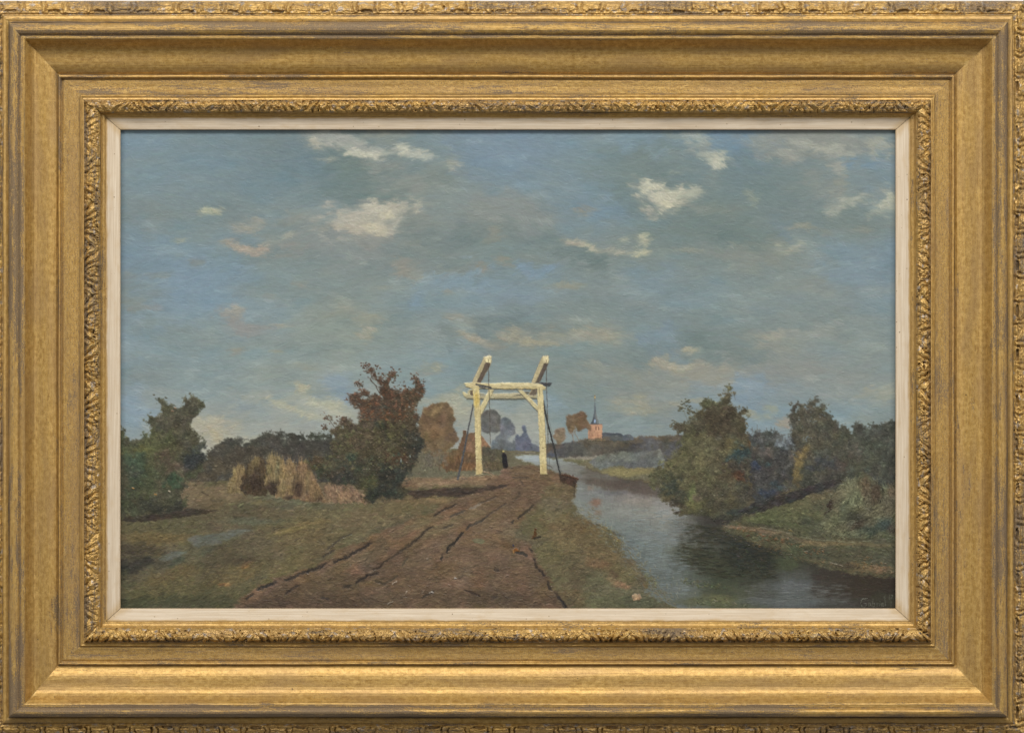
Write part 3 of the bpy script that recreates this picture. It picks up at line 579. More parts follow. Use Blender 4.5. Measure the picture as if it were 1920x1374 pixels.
def leafy(name, label, outline, base, bl, n, size=(3, 8), wd=(1.5, 3.5), big=3, mid=3, fine=1.8, edge=500, angj=50, ang=0, lum=.07, jit=.03, h=.8, seed=0, feather=0, dark=.0, warp=1., brk=.5, ragged=4, thin=False):
    e = element(name, label); m = polymask(outline, big, mid, fine, feather)
    sz = math.sqrt(max(m.sum(), 1)); R = 1 if sz < 45 else (2 if sz < 90 or thin else 4)
    full = m
    g = G(base, .09, seed, 12); blobs(g, [(b[0], b[1], b[2]*1.08, b[3]*1.08, b[4], b[5], b[6]*.85) for b in bl], warp*1.9, .95)
    g *= (1+.10*fbm(6, 930+seed, 3)+.08*fbm(16, 940+seed, 2))[..., None]
    lum *= .6; jit *= .55
    if R >= 3:
        soft = box(full, 5)
        core = (((soft+.34*fbm(11, 900+seed, 3) > .86) & (soft > .45)) | (box(full, 14) > .95)).astype(np.float32); m = box(core, 1)
        fill(m, g*.93, e, .5)
        strokes(core, n//4, (size[0]+3, size[1]+6), (wd[0]+1, wd[1]+2), g*.93, ang, angj, jit, .6, h*.7, e, seed=seed+1, lum=lum*.6)
        rim = ((full > .5) & (core < .5)).astype(np.float32)
        clumps(rim*(fbm(9, 960+seed, 2) > -.35), int(rim.sum()/34), g, e, (2, 4.5), .11, .15, seed, h, 2.0, .62)
        clumps(rim*(soft < .75)*(fbm(9, 970+seed, 2) > -.2), int(rim.sum()/90), g, e, (1.2, 2.6), .07, .10, seed+1, h, 2.0, .55)
        out = ((box(full, 3) > .08) & (full < .5) & (fbm(8, 965+seed, 2) > .10)).astype(np.float32)
        gg = box(np.where(full[..., None] > .3, g, 0), 5)/np.maximum(box((full > .3).astype(np.float32), 5), .02)[..., None]
        clumps(out, int(out.sum()/60), gg, e, (1, 2), .05, .08, seed+2, h, 1.6, .5)
        clumps(core, int(core.sum()/44), g, e, (3, 7), .16, .19, seed+3, h, 2.2, .6)
        clumps(core, int(core.sum()/300), g*1.28, e, (1.5, 3.5), .12, .15, seed+6, h*1.3, 2., .6)
        clumps(core, int(core.sum()/340), g*.68, e, (1.5, 4), .10, .1, seed+7, h*.5, 2., .55)
        strokes(full*(ids == e), n//3, size, (wd[0], max(wd[0], wd[1]-1)), g, ang, angj, jit, .55, h*1.2, e, seed=seed+2, lum=lum*1.3)
    else:
        soft = box(m, R); core = (soft+.30*fbm(3+R*1.4, 900+seed, 3)+.12*W3 > .5).astype(np.float32)*(soft > .3); m = box(core, 1)
        fill(m, g, e, .5)
        out = box(full, 3); rim = ((out > .12) & (out < .7)).astype(np.float32)
        gg = box(np.where(full[..., None] > .3, g, 0), 5)/np.maximum(box((full > .3).astype(np.float32), 5), .02)[..., None]
        strokes(rim*(fbm(5, 700+seed, 3) > -.05), int(edge*.7), (2, 4), (1, 2), gg, ang, 60, jit, .45, h, e, seed=seed+3, lum=lum*.5)
        strokes(m, n, size, wd, g, ang, angj, jit, .6, h, e, seed=seed+2, lum=lum)
        if R == 2: clumps(core, int(core.sum()/60), g, e, (2, 4), .06, .10, seed+3, h, 2., .5)
    return m, g, e

# distant trees seen through the bridge
leafy('painted_tree', 'round dark grey painted tree beside the left bridge post', P(840,650,5.283, 330,700,340,660,380,630,430,618,480,640,515,680,525,760,520,830,480,850,420,850,400,860,350,850,330,800), (96,97,98),
      [(917,790,12,10,0,(104,104,104),.5),(928,808,10,8,0,(88,92,98),.5)], 260, (3,6), (1.5,3), 1,1,.8, 40, seed=10, lum=.04, jit=.01)
leafy('painted_tree', 'blue grey painted tree right of the round dark one, low bushes below', P(840,650,5.283, 520,720,560,690,620,720,660,790,665,850,640,880,600,900,590,920,640,960,660,880,680,1060,420,1055,430,940,470,900,520,850), (108,113,124),
      [(945,800,12,12,0,(102,106,120),.7),(955,835,16,10,0,(110,114,124),.6),(930,838,10,10,0,(106,110,112),.5)], 300, (3,6), (1.5,3), 1,1,.8, 30, seed=11, lum=.03, jit=.01)
leafy('painted_tree', 'blue violet painted poplar in the far gap under the bridge', P(840,650,5.283, 662,1055,670,880,690,860,700,900,730,880,750,840,725,800,735,770,765,775,780,860,800,900,830,960,870,975,905,990,910,1055), (100,106,128),
      [(984,825,8,14,0,(96,102,128),.6),(1005,840,8,6,0,(112,116,130),.5)], 260, (3,6), (1.5,2.5), .8,.8,.6, 20, ang=90, angj=25, seed=12, lum=.03, jit=.01)

# fields behind the bridge and the right far shore
e = element('painted_far_meadow', 'strip of pale green painted meadow on the far shore')
m = polymask([(782,838),(1000,846),(1060,850),(1280,840),(1280,915),(1100,905),(1000,900),(760,925),(745,900)], 0, 1, .5)
g = G((118,112,88), .06, 20)
blobs(g, [(820,860,30,14,0,(108,104,90),.8),(860,870,40,10,0,(118,92,62),.85),(925,862,24,18,0,(96,90,72),.85),(900,882,60,6,0,(112,110,88),.7),(800,888,50,12,0,(112,108,88),.7),(780,908,30,6,0,(136,110,86),.6),
  (1085,857,50,5,0,(156,148,138),.9),(1070,864,40,4,0,(118,116,84),.8),(1175,885,55,9,-3,(150,138,90),.95),(1215,880,30,6,0,(140,126,86),.7),(1120,872,20,5,10,(128,116,82),.6),(1100,852,16,3,0,(168,164,160),.8),(1120,853,20,2.5,0,(170,166,160),.6),(1150,898,60,6,8,(120,110,84),.7),(1000,858,30,4,0,(116,118,106),.6),(1040,857,18,4,0,(120,122,98),.7)], .5, .2)
fill(m, g, e, .5); strokes(m, 2200, (5,14), (1.5,3.5), g, 0, 10, .02, .6, .6, e, seed=20, lum=.03)
v = polymask([(785,845),(945,845),(945,878),(785,882)])
strokes(v, 900, (5,11), (1,2.5), g, 90, 10, .02, .5, .5, e, seed=21, lum=.06)

# hedge bank under the church
leafy('painted_hedge', 'long low painted hedge below the church tower', [(1020,832),(1034,830),(1046,834),(1064,830),(1075,829),(1091,826),(1105,822),(1128,822),(1134,818),(1150,822),(1169,825),(1190,821),(1215,818),(1240,817),(1262,815),(1285,815),(1285,868),(1235,862),(1190,852),(1157,848),(1112,855),(1046,857),(1020,858)],
      (92,88,84), [(1150,830,60,7,0,(100,88,74),.8),(1230,820,50,5,0,(112,96,78),.8),(1110,828,24,6,0,(96,88,78),.7),(1060,845,30,9,0,(86,88,98),.8),(1035,853,20,6,0,(84,92,116),.8),(1090,848,24,7,0,(98,98,92),.7),(1180,842,40,8,0,(78,76,78),.7),(1230,842,40,16,0,(92,94,106),.8),(1045,836,14,6,0,(112,94,84),.6),(1130,840,30,6,0,(86,80,74),.6),(1024,840,7,9,0,(112,88,74),.8)],
      1500, (3,7), (1.5,3), 1.5,1,.8, 120, seed=30, lum=.05, jit=.015, ang=90, angj=60, thin=True)
leafy('painted_reed_bed', 'blue grey painted reeds leaning along the far shore', [(1104,866),(1112,861),(1138,851),(1164,845),(1190,850),(1212,846),(1240,842),(1250,880),(1215,876),(1180,876),(1150,872),(1125,880)],
      (118,121,118), [(1160,860,30,8,0,(128,131,126),.7),(1225,858,30,14,0,(112,117,122),.8),(1150,848,14,4,-20,(98,94,90),.6),(1130,870,22,6,0,(104,108,116),.6),(1200,870,40,6,0,(92,94,104),.7)],
      800, (5,12), (1,2.5), 1.5,1,.8, 60, seed=31, lum=.06, jit=.012, ang=-50, angj=20, thin=True)

# church
e = element('painted_church', 'red brick painted church tower with a slate spire on the horizon')
g = G((176,132,108), .05, 33, 5); blobs(g, [(1107,812,3.5,16,0,(156,116,96),.8),(1122,805,6,4,0,(188,144,118),.6),(1105,800,3,6,0,(136,104,84),.5)], .2)
m = polymask([(1102.6,794.5),(1129.2,794.5),(1129.6,826),(1102.8,826)], 0, .4, .3); fill(m, g, e, 1.)
strokes(m, 160, (3,6), (1,2), g, 90, 20, .02, .6, 1., e, seed=33, lum=.04)
for wx in (1117.4, 1122.6): line([(wx,800.5),(wx,805.5)], 1.7, (104,76,66), e, .9)
line([(1121,816),(1121,819)], 1.5, (120,84,68), e, .8)
line([(1102.5,795),(1129,795.3)], 1.4, (104,84,76), e, .9)
m = polymask([(1107,795),(1123.8,795),(1121.5,787),(1118.3,776),(1116,756),(1115.4,750),(1114.8,756),(1113.3,776),(1110.5,787)], 0, .2, .2)
g = G((84,92,104), .04, 34, 5); blobs(g, [(1119.5,786,2.5,14,-12,(112,116,120),.9),(1111,789,2.4,8,14,(66,72,80),.8)], .1)
fill(m, g, e, 1.)
line([(1115.4,752),(1115.3,741)], .9, (96,88,78), e, .9)
line([(1115.3,744.6),(1115.3,746)], 2.4, (178,146,82), e, .9, 1.5); line([(1115.3,741.5),(1115.3,742.5)], 2, (120,90,50), e, .9)
line([(1115.5,787.5),(1115.2,791)], 2.8, (150,176,222), e, 1., 1.5)
m = polymask([(1128.8,811),(1135,810),(1160,811),(1166,813),(1170,826),(1129,826)], 0, .8, .6); g = G((76,82,92), .06, 35, 6); blobs(g, [(1150,814,18,1.5,0,(64,70,80),.8),(1155,820,12,5,0,(92,94,94),.7),(1136,822,9,5,0,(100,90,78),.8)], .2)
fill(m, g, e, .8)
strokes(m, 90, (4,9), (1,2), g, 2, 8, .01, .6, .8, e, seed=34, lum=.05)
m = polymask([(1166,815),(1178,814),(1186,817),(1190,824),(1170,826)], 0, 1, .8); g = G((84,90,100), .06, 36, 6); fill(m, g, e, .6); strokes(m, 60, (3,5), (1.5,2.5), g, 0, 60, .02, .6, .7, e, seed=35, lum=.05)
hb = polymask([(1100,822),(1134,822),(1134,828),(1100,828)], 0, 2, 1.5); g = G((98,88,74), .08, 37, 6); strokes(hb, 120, (3,6), (1.5,2.5), g, 0, 60, .02, .75, .7, None, seed=36, lum=.05)
# tall pollards left of the church
tr = G((124,112,104), .03, 38)
leafy('painted_tree', 'tall rust brown painted tree with bare trunks left of the church', P(1020,720,7.633, 330,450,400,440,480,390,530,385,580,400,620,460,600,500,640,540,670,600,665,690,620,640,560,640,520,670,480,690,455,620,430,600,420,660,410,720,370,700,350,690,330,600,310,570), (116,94,74),
      [(1076,787,10,3,-8,(140,120,98),.6),(1095,790,10,10,0,(104,86,68),.6),(1068,800,6,8,0,(110,92,76),.6)], 260, (3,6), (1.5,2.5), .8,1,1, 60, seed=40, lum=.06, jit=.012)
E_T = len(ELEM)-1
for pts, w in (([(1070,806),(1074,818),(1076,829)],1.6),([(1079,800),(1078,812),(1083,820),(1085.5,829)],1.3),([(1077.5,797),(1078,806),(1074,816)],1.)): line(pts, w, (132,118,108), E_T, .9, .9, .3)
leafy('painted_tree', 'small hazy painted tree beside the rust brown one', P(1020,720,7.633, 150,640,200,625,270,620,310,640,300,700,310,780,270,830,240,850,185,865,170,800,120,750,150,700), (126,110,96),
      [(1050,810,6,8,0,(138,120,104),.5),(1042,818,5,7,0,(116,102,92),.5)], 140, (3,5), (1.5,2.5), .8,1,1, 40, seed=41, lum=.05, jit=.012)

# far left wood
fill(polymask([(222,862),(660,862),(660,925),(222,925)]), G((86,78,64), .1, 49), len(ELEM), .4)
leafy('painted_wood', 'grey brown painted wood along the left horizon', [(352,900),(360,872),(372,858),(390,845),(400,836),(412,829),(428,822),(445,819),(462,824),(478,824),(487,813),(500,806),(516,804),(540,811),(565,813),(592,810),(615,812),(640,822),(650,912),(560,916),(430,916),(352,920)],
      (78,76,72), [(440,834,40,8,0,(72,74,68),.7),(530,816,60,8,0,(74,76,68),.8),(430,868,70,22,0,(88,79,66),.8),(395,888,40,14,0,(96,86,70),.8),(560,835,60,16,0,(76,74,72),.6),(480,855,40,14,0,(82,76,70),.5),(600,820,26,8,0,(70,78,66),.7),(400,850,20,8,0,(84,84,82),.5),(370,912,26,8,0,(120,102,78),.8),(420,912,40,5,0,(122,104,80),.8)],
      3400, (4,9), (1.5,3.5), 2,2,1.2, 220, seed=50, lum=.05, jit=.012, ang=10, angj=40)

# house and autumn tree
e = element('painted_house', 'small painted farmhouse with a warm gable and chimney behind the left post')
m = polymask([(856,848),(862,832),(868,817),(868,806),(874,806),(875,814),(883,810),(893,811),(904,818),(920,839),(916,852),(856,852)], 0, .8, .5)
g = G((118,92,72), .05, 52, 8); blobs(g, [(907,832,9,12,-30,(154,114,88),.85),(880,838,9,10,0,(146,112,90),.75),(867,830,6,14,20,(116,84,64),.7),(871,810,4,5,0,(104,78,62),.8),(886,820,8,4,30,(134,96,74),.6)], .3)
fill(m, g, e, .8); strokes(m, 260, (3,8), (1.5,3), g, 60, 30, .015, .6, .8, e, seed=52, lum=.04)
line([(875,842),(892,816)], 1., (176,128,98), e, .6)
m = polymask([(905,838),(945,844),(945,880),(905,884)], 0, 2, 1); e = element('painted_hedge', 'olive grey painted hedge between the left post and the walking figure'); g = G((94,88,72), .07, 53, 9); blobs(g, [(915,845,12,6,0,(86,84,74),.7),(925,872,20,8,0,(106,90,68),.7)], .4)
fill(m, g, e, .6); strokes(m, 420, (4,9), (1.5,3), g, 80, 30, .02, .6, .7, e, seed=53, lum=.06)
e = element('painted_hedge', 'russet painted hedge in front of the farmhouse'); m = polymask([(838,848),(850,843),(872,846),(892,850),(892,882),(838,884),(826,872)], 0, 2, 1); g = G((116,90,64), .08, 54, 8); blobs(g, [(850,874,14,7,0,(98,74,56),.7),(880,874,14,7,0,(128,90,58),.7),(845,850,12,5,0,(112,98,74),.7)], .4)
fill(m, g, e, .6); strokes(m, 520, (4,10), (1,2.5), g, 90, 10, .02, .6, .7, e, seed=54, lum=.08)
m0, g0, e = leafy('painted_tree', 'tall brown autumn painted tree right of the big dark tree', [(790,776),(796,764),(808,758),(820,755),(832,756),(842,758),(849,768),(853,786),(846,798),(854,808),(860,821),(851,835),(838,842),(834,853),(816,855),(800,850),(786,843),(780,810)], (116,94,72),
      [(815,768,20,8,-10,(134,112,80),.8),(840,772,8,14,0,(112,90,68),.7),(806,800,14,12,0,(124,98,74),.6),(835,790,14,5,-20,(94,76,60),.7),(846,820,12,10,0,(98,80,70),.8),(812,832,20,10,0,(122,102,78),.7),(828,805,14,6,-20,(132,104,74),.6),(800,845,14,8,0,(106,96,80),.6)],
      1300, (4,9), (1.5,3), 1.5,1.5,1.2, 160, seed=55, lum=.07, jit=.015, ang=-15, angj=28)
line([(824,852),(825,882)], 2.4, (96,80,66), e, .8, .8, .4)
strokes(polymask([(790,845),(842,845),(838,872),(792,875)], 0, 3, 2), 340, (4,8), (1.5,3), G((112,102,86), .1, 56, 8), 80, 30, .02, .5, .6, None, seed=56, lum=.05)

# ================================================================ ground
e = element('painted_field', 'olive and ochre painted meadow with ditch at the left')
m = polymask([(200,905),(350,905),(450,900),(640,905),(760,895),(1000,890),(1050,896),(1120,896),(1250,902),(1700,902),(1700,1160),(200,1160)], 0, 1.5, .8, 1)
g = G((100,92,66), .09, 60, 26)
blobs(g, [(400,925,90,16,0,(124,104,78),.85),(370,945,60,10,0,(106,90,68),.6),(520,935,60,8,8,(104,106,82),.7),(500,944,30,4,2,(132,120,78),.7),(640,915,40,22,0,(128,102,80),.8),(625,932,30,8,0,(146,116,88),.8),(560,948,70,7,0,(96,94,74),.7),
  (450,965,120,14,0,(96,86,64),.7),(620,960,90,16,-3,(112,100,70),.7),(300,985,90,18,0,(94,88,60),.8),(300,1008,80,10,0,(110,92,56),.8),(560,985,80,12,-6,(112,100,66),.8),(480,978,60,7,0,(96,100,82),.7),(700,975,80,20,-10,(114,98,70),.8),
  (260,1030,50,12,0,(72,64,50),.85),(250,1058,44,12,-8,(54,52,48),.9),(225,1070,20,9,0,(44,46,42),.8),(310,1045,30,12,-30,(84,78,66),.7),(230,1085,30,12,0,(76,74,50),.6),(420,1045,60,26,-20,(88,78,58),.75),(500,1020,60,24,-20,(104,92,68),.7),
  (560,1010,50,16,-20,(116,98,66),.7),(440,1075,60,16,-16,(110,94,58),.75),(320,1080,60,14,-14,(108,92,56),.75),(330,1110,90,20,-6,(90,84,52),.7),(280,1130,90,14,0,(70,72,50),.8),(450,1110,60,24,-20,(94,88,58),.7),(400,1130,90,12,0,(74,74,52),.7),(460,1060,12,5,-20,(150,108,56),.8),
  (420,1095,12,4,0,(152,104,60),.8),(540,1060,50,20,-35,(110,98,62),.7),(600,1030,50,14,-30,(112,96,66),.7),(390,1030,20,7,-24,(76,80,66),.7),(460,1050,30,8,0,(82,68,52),.6),(330,1052,20,6,-25,(66,74,62),.7),(500,1095,40,12,-30,(106,98,60),.7),
  (540,996,40,5,-14,(130,114,66),.7),(590,978,30,4,-8,(140,116,70),.6),(650,1000,50,10,-20,(106,96,66),.6),
  # sandy rise under the bridge
  (860,900,120,9,0,(140,110,84),.85),(900,893,50,7,0,(150,116,88),.8),(800,908,60,6,0,(150,122,94),.7),(770,908,16,7,0,(104,78,60),.9),(840,890,60,6,0,(112,108,86),.75),(1040,900,50,12,0,(122,100,74),.8),(940,900,40,8,0,(126,98,74),.7),
  (800,940,70,9,0,(124,102,70),.8),(820,938,20,4,4,(152,122,84),.7),(760,955,60,10,-5,(112,98,66),.7),(870,945,40,8,-5,(114,92,68),.6),
  # right verge
  (1040,930,26,22,0,(116,98,70),.8),(1065,925,16,26,0,(104,86,64),.8),(1040,945,40,12,0,(104,94,74),.7),(1010,980,26,14,-30,(102,98,64),.8),(1060,985,50,22,0,(110,90,60),.8),(1045,975,30,8,10,(116,104,72),.6),(1100,990,26,14,30,(108,86,54),.7),(1060,1020,50,18,20,(118,102,68),.8),(1030,1045,30,20,0,(102,94,62),.8),
  (1110,1020,40,18,20,(112,94,62),.7),(1140,1060,40,26,40,(112,94,62),.8),(1085,1060,40,24,20,(98,88,62),.75),(1120,1055,20,9,20,(128,94,66),.75),(1170,1075,30,14,30,(104,96,64),.7),(1120,1100,50,24,20,(102,98,72),.8),(1160,1115,50,18,0,(104,100,76),.8),(1120,1130,60,16,0,(96,96,68),.8),(1080,1090,24,24,30,(96,82,60),.7),(1200,1130,40,14,0,(84,88,66),.7),
  (1160,1095,20,6,25,(138,106,78),.85),(1172,1098,10,4,30,(156,116,84),.7),(1150,1075,12,6,30,(84,62,48),.7),(1075,1120,24,16,30,(108,88,60),.7),(1260,1125,40,14,0,(84,86,66),.6)], 1., .45)
fill(m, g, e, .5)
an = -12+10*fbm(60, 62, 2)
strokes(m, 5000, (10,24), (3,6), g, 0, 12, .02, .6, .6, e, seed=60, angf=an, lum=.03)
strokes(m, 14000, (5,15), (1.5,3.5), g, 0, 18, .025, .65, .85, e, seed=61, angf=an, lum=.05)
strokes(m*(YY > 960), 5000, (4,10), (1,2), g, 0, 32, .02, .5, 1.0, e, seed=62, angf=an, lum=.06)
for (x,y,n_,c) in ((300,1020,60,(134,112,64)),(430,1080,90,(140,118,66)),(560,990,90,(140,118,74)),(330,1105,80,(126,112,62)),(520,1070,80,(128,116,72)),(1060,1010,90,(140,120,78)),(1120,1050,90,(142,114,76)),(1100,1100,60,(124,124,84)),(1170,1080,60,(136,122,80)),(640,985,80,(140,116,82)),(1040,1045,60,(132,116,74)),(1060,960,60,(138,118,84))):
    q = polymask([(x-50,y-18),(x+50,y-26),(x+55,y+18),(x-45,y+24)], 8, 6, 2); strokes(q*m, n_*2, (4,12), (1,1.5), G(c, .1, x), 0, 22, .02, .35, 1.3, e, seed=x, angf=an, lum=.05)
# little tufts on the verge
for i in range(420):
    r = np.random.default_rng(5000+i); x = r.uniform(1000,1230); y = r.uniform(960,1138)
    yi, xi = int(y-PY0), int(x-PX0)
    if m[yi, xi] < .5 or ids[yi, xi] != e: continue
    c = (np.clip(g[yi, xi]*(r.uniform(.7,1.4)), 0, 1)*255); a_ = r.uniform(-.7,.7); L_ = r.uniform(4,9)
    line([(x,y),(x+L_*math.sin(a_),y-L_*math.cos(a_)*.8)], 1.3, c, None, .6, 1.1, .3)

# ditch water
e = element('painted_ditch', 'strip of grey blue ditch water in the left meadow')
m = polymask([(352,1008),(372,1004),(400,1002),(425,996),(438,993),(471,994),(450,1002),(425,1012),(405,1019),(385,1021),(372,1026),(360,1018)], 1, 1.5, .8)+polymask([(296,1049),(306,1041),(320,1036),(345,1031),(350,1036),(332,1044),(312,1050)], 1, 2, .8)
m = np.clip(m, 0, 1); g = G((108,112,106), .06, 66, 12); blobs(g, [(440,998,20,5,-10,(112,118,116),.7),(390,1010,20,6,-14,(102,106,102),.6)], .3); fill(box(m, 3)*np.clip(.95+.5*fbm(9, 67, 3, 24), 0, 1), g, e, .5, .85); strokes(m, 300, (8,18), (1.5,3), g, 172, 8, .015, .5, .6, e, seed=66, lum=.03)
r = np.random.default_rng(68)
for q in range(160):
    t_ = r.random(); dab(int(290+t_*185+r.normal(0,6)), int(1052-t_*58+abs(r.normal(0,8))*(1 if q % 2 else -1)), int(r.integers(5,12)), 1.5, 172+r.normal(0,12), np.array([(86,82,60),(98,92,66),(76,76,60)][q % 3], np.float32)/255, .5, .9, None)

# ---- the cart track
e_tr = element('painted_track', 'brown rutted painted cart track running to the bridge')
TR = [(945,878),(1000,876),(1052,890),(1050,900),(1020,906),(1008,925),(1004,945),(985,962),(968,978),(962,1000),(985,1020),(1000,1045),(1018,1075),(1035,1100),(1055,1122),(1068,1150),(420,1150),(450,1122),(490,1098),(550,1076),(612,1050),(680,1015),(740,990),(800,962),(850,940),(890,922),(925,906),(940,892)]
m = polymask(TR, 7, 4, 2, 3)
g = G((116,90,68), .11, 70, 20)
blobs(g, [(990,885,40,6,0,(122,98,74),.8),(960,905,50,8,0,(112,86,66),.7),(985,930,30,20,-40,(112,88,68),.8),(930,940,50,14,-25,(114,90,68),.7),(860,975,50,12,-25,(118,100,72),.8),(820,990,50,10,-28,(120,104,76),.6),(780,985,50,9,-24,(120,104,74),.8),(910,990,50,18,-30,(118,98,72),.6),
  (870,1040,60,26,0,(112,90,70),.6),(740,1060,60,22,-30,(98,78,60),.6),(700,1040,30,12,-30,(110,92,70),.7),(640,1060,40,10,-30,(104,90,62),.6),(760,1090,70,20,-10,(98,78,60),.6),(620,1100,70,20,-12,(100,82,60),.7),(540,1110,50,16,-20,(92,74,56),.8),(500,1135,60,12,-10,(80,64,52),.7),
  (640,1130,80,16,0,(88,70,54),.8),(820,1120,90,18,0,(94,76,58),.7),(960,1080,60,24,0,(100,80,62),.6),(1000,1125,60,16,0,(92,72,56),.8),(930,1120,60,14,0,(82,68,54),.6),(910,1010,40,8,-10,(130,100,70),.6),(960,1000,24,18,0,(112,100,76),.6),(1020,1110,16,16,0,(116,94,62),.5),(860,1010,20,8,-30,(134,104,80),.5),(800,1030,30,10,-40,(120,96,76),.6),(880,930,50,8,-10,(112,90,70),.6),(700,1095,20,6,0,(112,90,54),.5)], .8, .4)
fill(np.clip(m*1.0, 0, 1), g, e_tr, .5)
an2 = np.clip((XX-1000)/-400, -.4, 1)*-22*(YY < 1060)+4*fbm(40, 71, 2)
strokes(m, 3600, (12,30), (2.5,5.5), g, 0, 10, .018, .6, .6, e_tr, seed=70, angf=an2, lum=.02)
strokes(m, 8000, (7,20), (1,2.5), g, 0, 14, .02, .6, .9, e_tr, seed=71, angf=an2, lum=.05)
clumps(m*(YY > 930), 900, g, e_tr, (2, 6), .10, .16, 72, 1.0, 1.4, .42, .45)
strokes(m*(YY > 1060), 1600, (6,18), (1,2.5), g, 0, 20, .02, .5, 1.1, e_tr, seed=72, angf=an2, lum=.07)
# tree shadow painted over the track
sh = polymask(P(600,850,4.58, 560,330,770,310,900,318,1100,293,1300,290,1500,284,1640,262,1560,300,1420,318,1300,342,1200,378,1000,358,830,385,760,350,600,400), 1, 2, 1)
gs = G((74,60,50), .08, 73, 9); blobs(gs, [(870,925,30,5,0,(58,48,44),.8),(800,925,30,6,0,(66,56,50),.6)], .3); fill(sh, gs, e_tr, .6, .92); strokes(sh, 500, (6,15), (1.5,3), gs, -4, 10, .015, .6, .8, e_tr, seed=73, lum=.08)
line([(940,886),(975,886),(1005,892)], 2.5, (96,80,66), e_tr, .5, .6, 1.2, .3); line([(962,895),(1000,895),(1032,896)], 2.6, (76,66,58), e_tr, .75, .6, .8, .25)
# ruts
RUT = (50,45,44)
rk = np.random.default_rng(77)
for q in range(150):   # broken clods: short dark cracks with a pale upper lip
    x = rk.uniform(520, 1050); y = 960+rk.random()**.6*175
    if ids[int(y-PY0), int(x-PX0)] != e_tr: continue
    L_ = rk.uniform(5, 18)*(y-860)/250; dy = rk.normal(-.12, .12)*L_
    line([(x, y), (x+L_*.5, y+dy*.5+rk.normal(0, 1)), (x+L_, y+dy)], rk.uniform(1, 2.2), (70,55,46), e_tr, .45, .3, 1.2, .1, .6, soft=1.2)
    line([(x+1, y-2), (x+L_*.6, y+dy*.5-2.4)], 1.2, (138,114,90), e_tr, .4, 1.3, 1., .1, soft=1.)
for pts, w, w2, gp, al, c in (
 ([(697,1016),(690,1020),(674,1031),(650,1044),(626,1053)], 5, 6, .15, .95, RUT), ([(612,1056),(600,1064),(578,1068),(575,1073)], 5, 6, .2, .9, RUT),
 ([(575,1070),(560,1077),(547,1084),(535,1087)], 5, 4, .35, .85, (58,52,50)), ([(519,1092),(504,1096),(495,1099),(484,1104)], 5, 7, .1, .95, (44,44,46)), ([(475,1112),(462,1122)], 4, 3, .4, .8, (62,54,48)),
 ([(560,1095),(548,1103),(536,1112)], 4, 3, .35, .7, (62,52,48)), ([(812,987),(803,990),(792,1001),(780,1013),(762,1025),(750,1034)], 3.5, 6, .1, .85, (64,54,46)), ([(750,1034),(738,1042),(731,1047)], 3, 2, .4, .6, (76,64,52)),
 ([(731,1047),(719,1053),(712,1064),(700,1068)], 1.5, 2, 0, .9, (70,56,46)), ([(709,1074),(690,1079),(670,1090)], 4.5, 6, .05, .95, (48,42,40)), ([(659,1096),(652,1099),(645,1100)], 5, 3, .1, .85, (62,54,48)),
 ([(949,944),(935,952),(920,962),(912,968)], 1.5, 2.5, .2, .6, (80,68,60)), ([(912,968),(905,975),(893,981),(880,985),(875,991)], 2.5, 4, 0, .85, (74,66,60)), ([(868,997),(865,1001),(858,1011),(850,1018),(841,1026),(838,1033)], 4, 5, 0, .95, (42,40,40)),
 ([(831,1041),(827,1048)], 6, 4, 0, .9, (50,46,44)), ([(820,1060),(817,1063)], 5, 4, 0, .6, (72,62,56)), ([(1000,946),(992,955),(984,961)], 2, 3, .1, .8, (70,62,50)), ([(984,961),(976,967),(971,971)], 3.5, 3, 0, .85, (60,52,46)), ([(964,975),(961,979)], 5, 4, 0, .8, (60,56,52)),
 ([(857,945),(848,949),(838,953),(826,959),(816,965)], 2, 3, .25, .85, (70,58,50)), ([(903,944),(893,949),(883,952)], 2.5, 2, 0, .5, (148,136,128)), ([(872,957),(855,963),(845,968)], 2, 2, .3, .6, (80,74,68)), ([(972,920),(975,928),(965,935)], 5, 4, .2, .5, (84,72,58)), ([(975,900),(980,906)], 2, 2, 0, .5, (80,66,56)),
 ([(850,983),(842,986),(832,989)], 2, 3, .1, .7, (78,68,58)), ([(930,930),(915,938),(900,942)], 1.5, 1.5, .3, .5, (84,70,60)), ([(660,1000),(640,1008),(628,1018),(615,1028)], 1.5, 2.5, .2, .6, (80,72,62)), ([(628,1030),(617,1037),(606,1043)], 2.5, 3, .2, .6, (68,60,54)),
 ([(1001,1045),(1004,1055),(1007,1064)], 5, 7, 0, .9, (54,46,42)), ([(1010,1067),(1015,1072),(1020,1078)], 6, 6, 0, .95, (52,44,44)), ([(1026,1089),(1029,1097),(1033,1104)], 6, 6, .15, .9, (58,50,46)), ([(1038,1108),(1045,1116)], 1.5, 2, 0, .7, (76,62,52)), ([(1045,1118),(1053,1125),(1058,1132),(1061,1142)], 5, 6, 0, .95, (46,44,46)),
 ([(928,1063),(932,1070)], 7, 6, 0, .85, (56,50,48)), ([(991,1027),(997,1032)], 6, 5, 0, .8, (66,58,50)), ([(702,1088),(720,1094),(735,1086),(745,1079)], 3, 2, .35, .7, (78,66,52)), ([(600,1120),(615,1122)], 5, 5, .2, .6, (64,56,54)), ([(790,1122),(800,1115),(812,1109)], 2, 2, .1, .7, (66,56,48)),
 ([(870,1106),(885,1110),(898,1116)], 3, 2, .2, .7, (66,52,46)), ([(920,1122),(930,1118)], 6, 5, .2, .6, (62,56,54)), ([(765,1045),(758,1052),(755,1060)], 2.5, 2, .2, .5, (86,78,62))):
    r = np.random.default_rng(int(pts[0][0]*13+pts[0][1])); p_ = np.array(pts, float); dd = np.r_[0, np.cumsum(np.hypot(*(p_[1:]-p_[:-1]).T))]
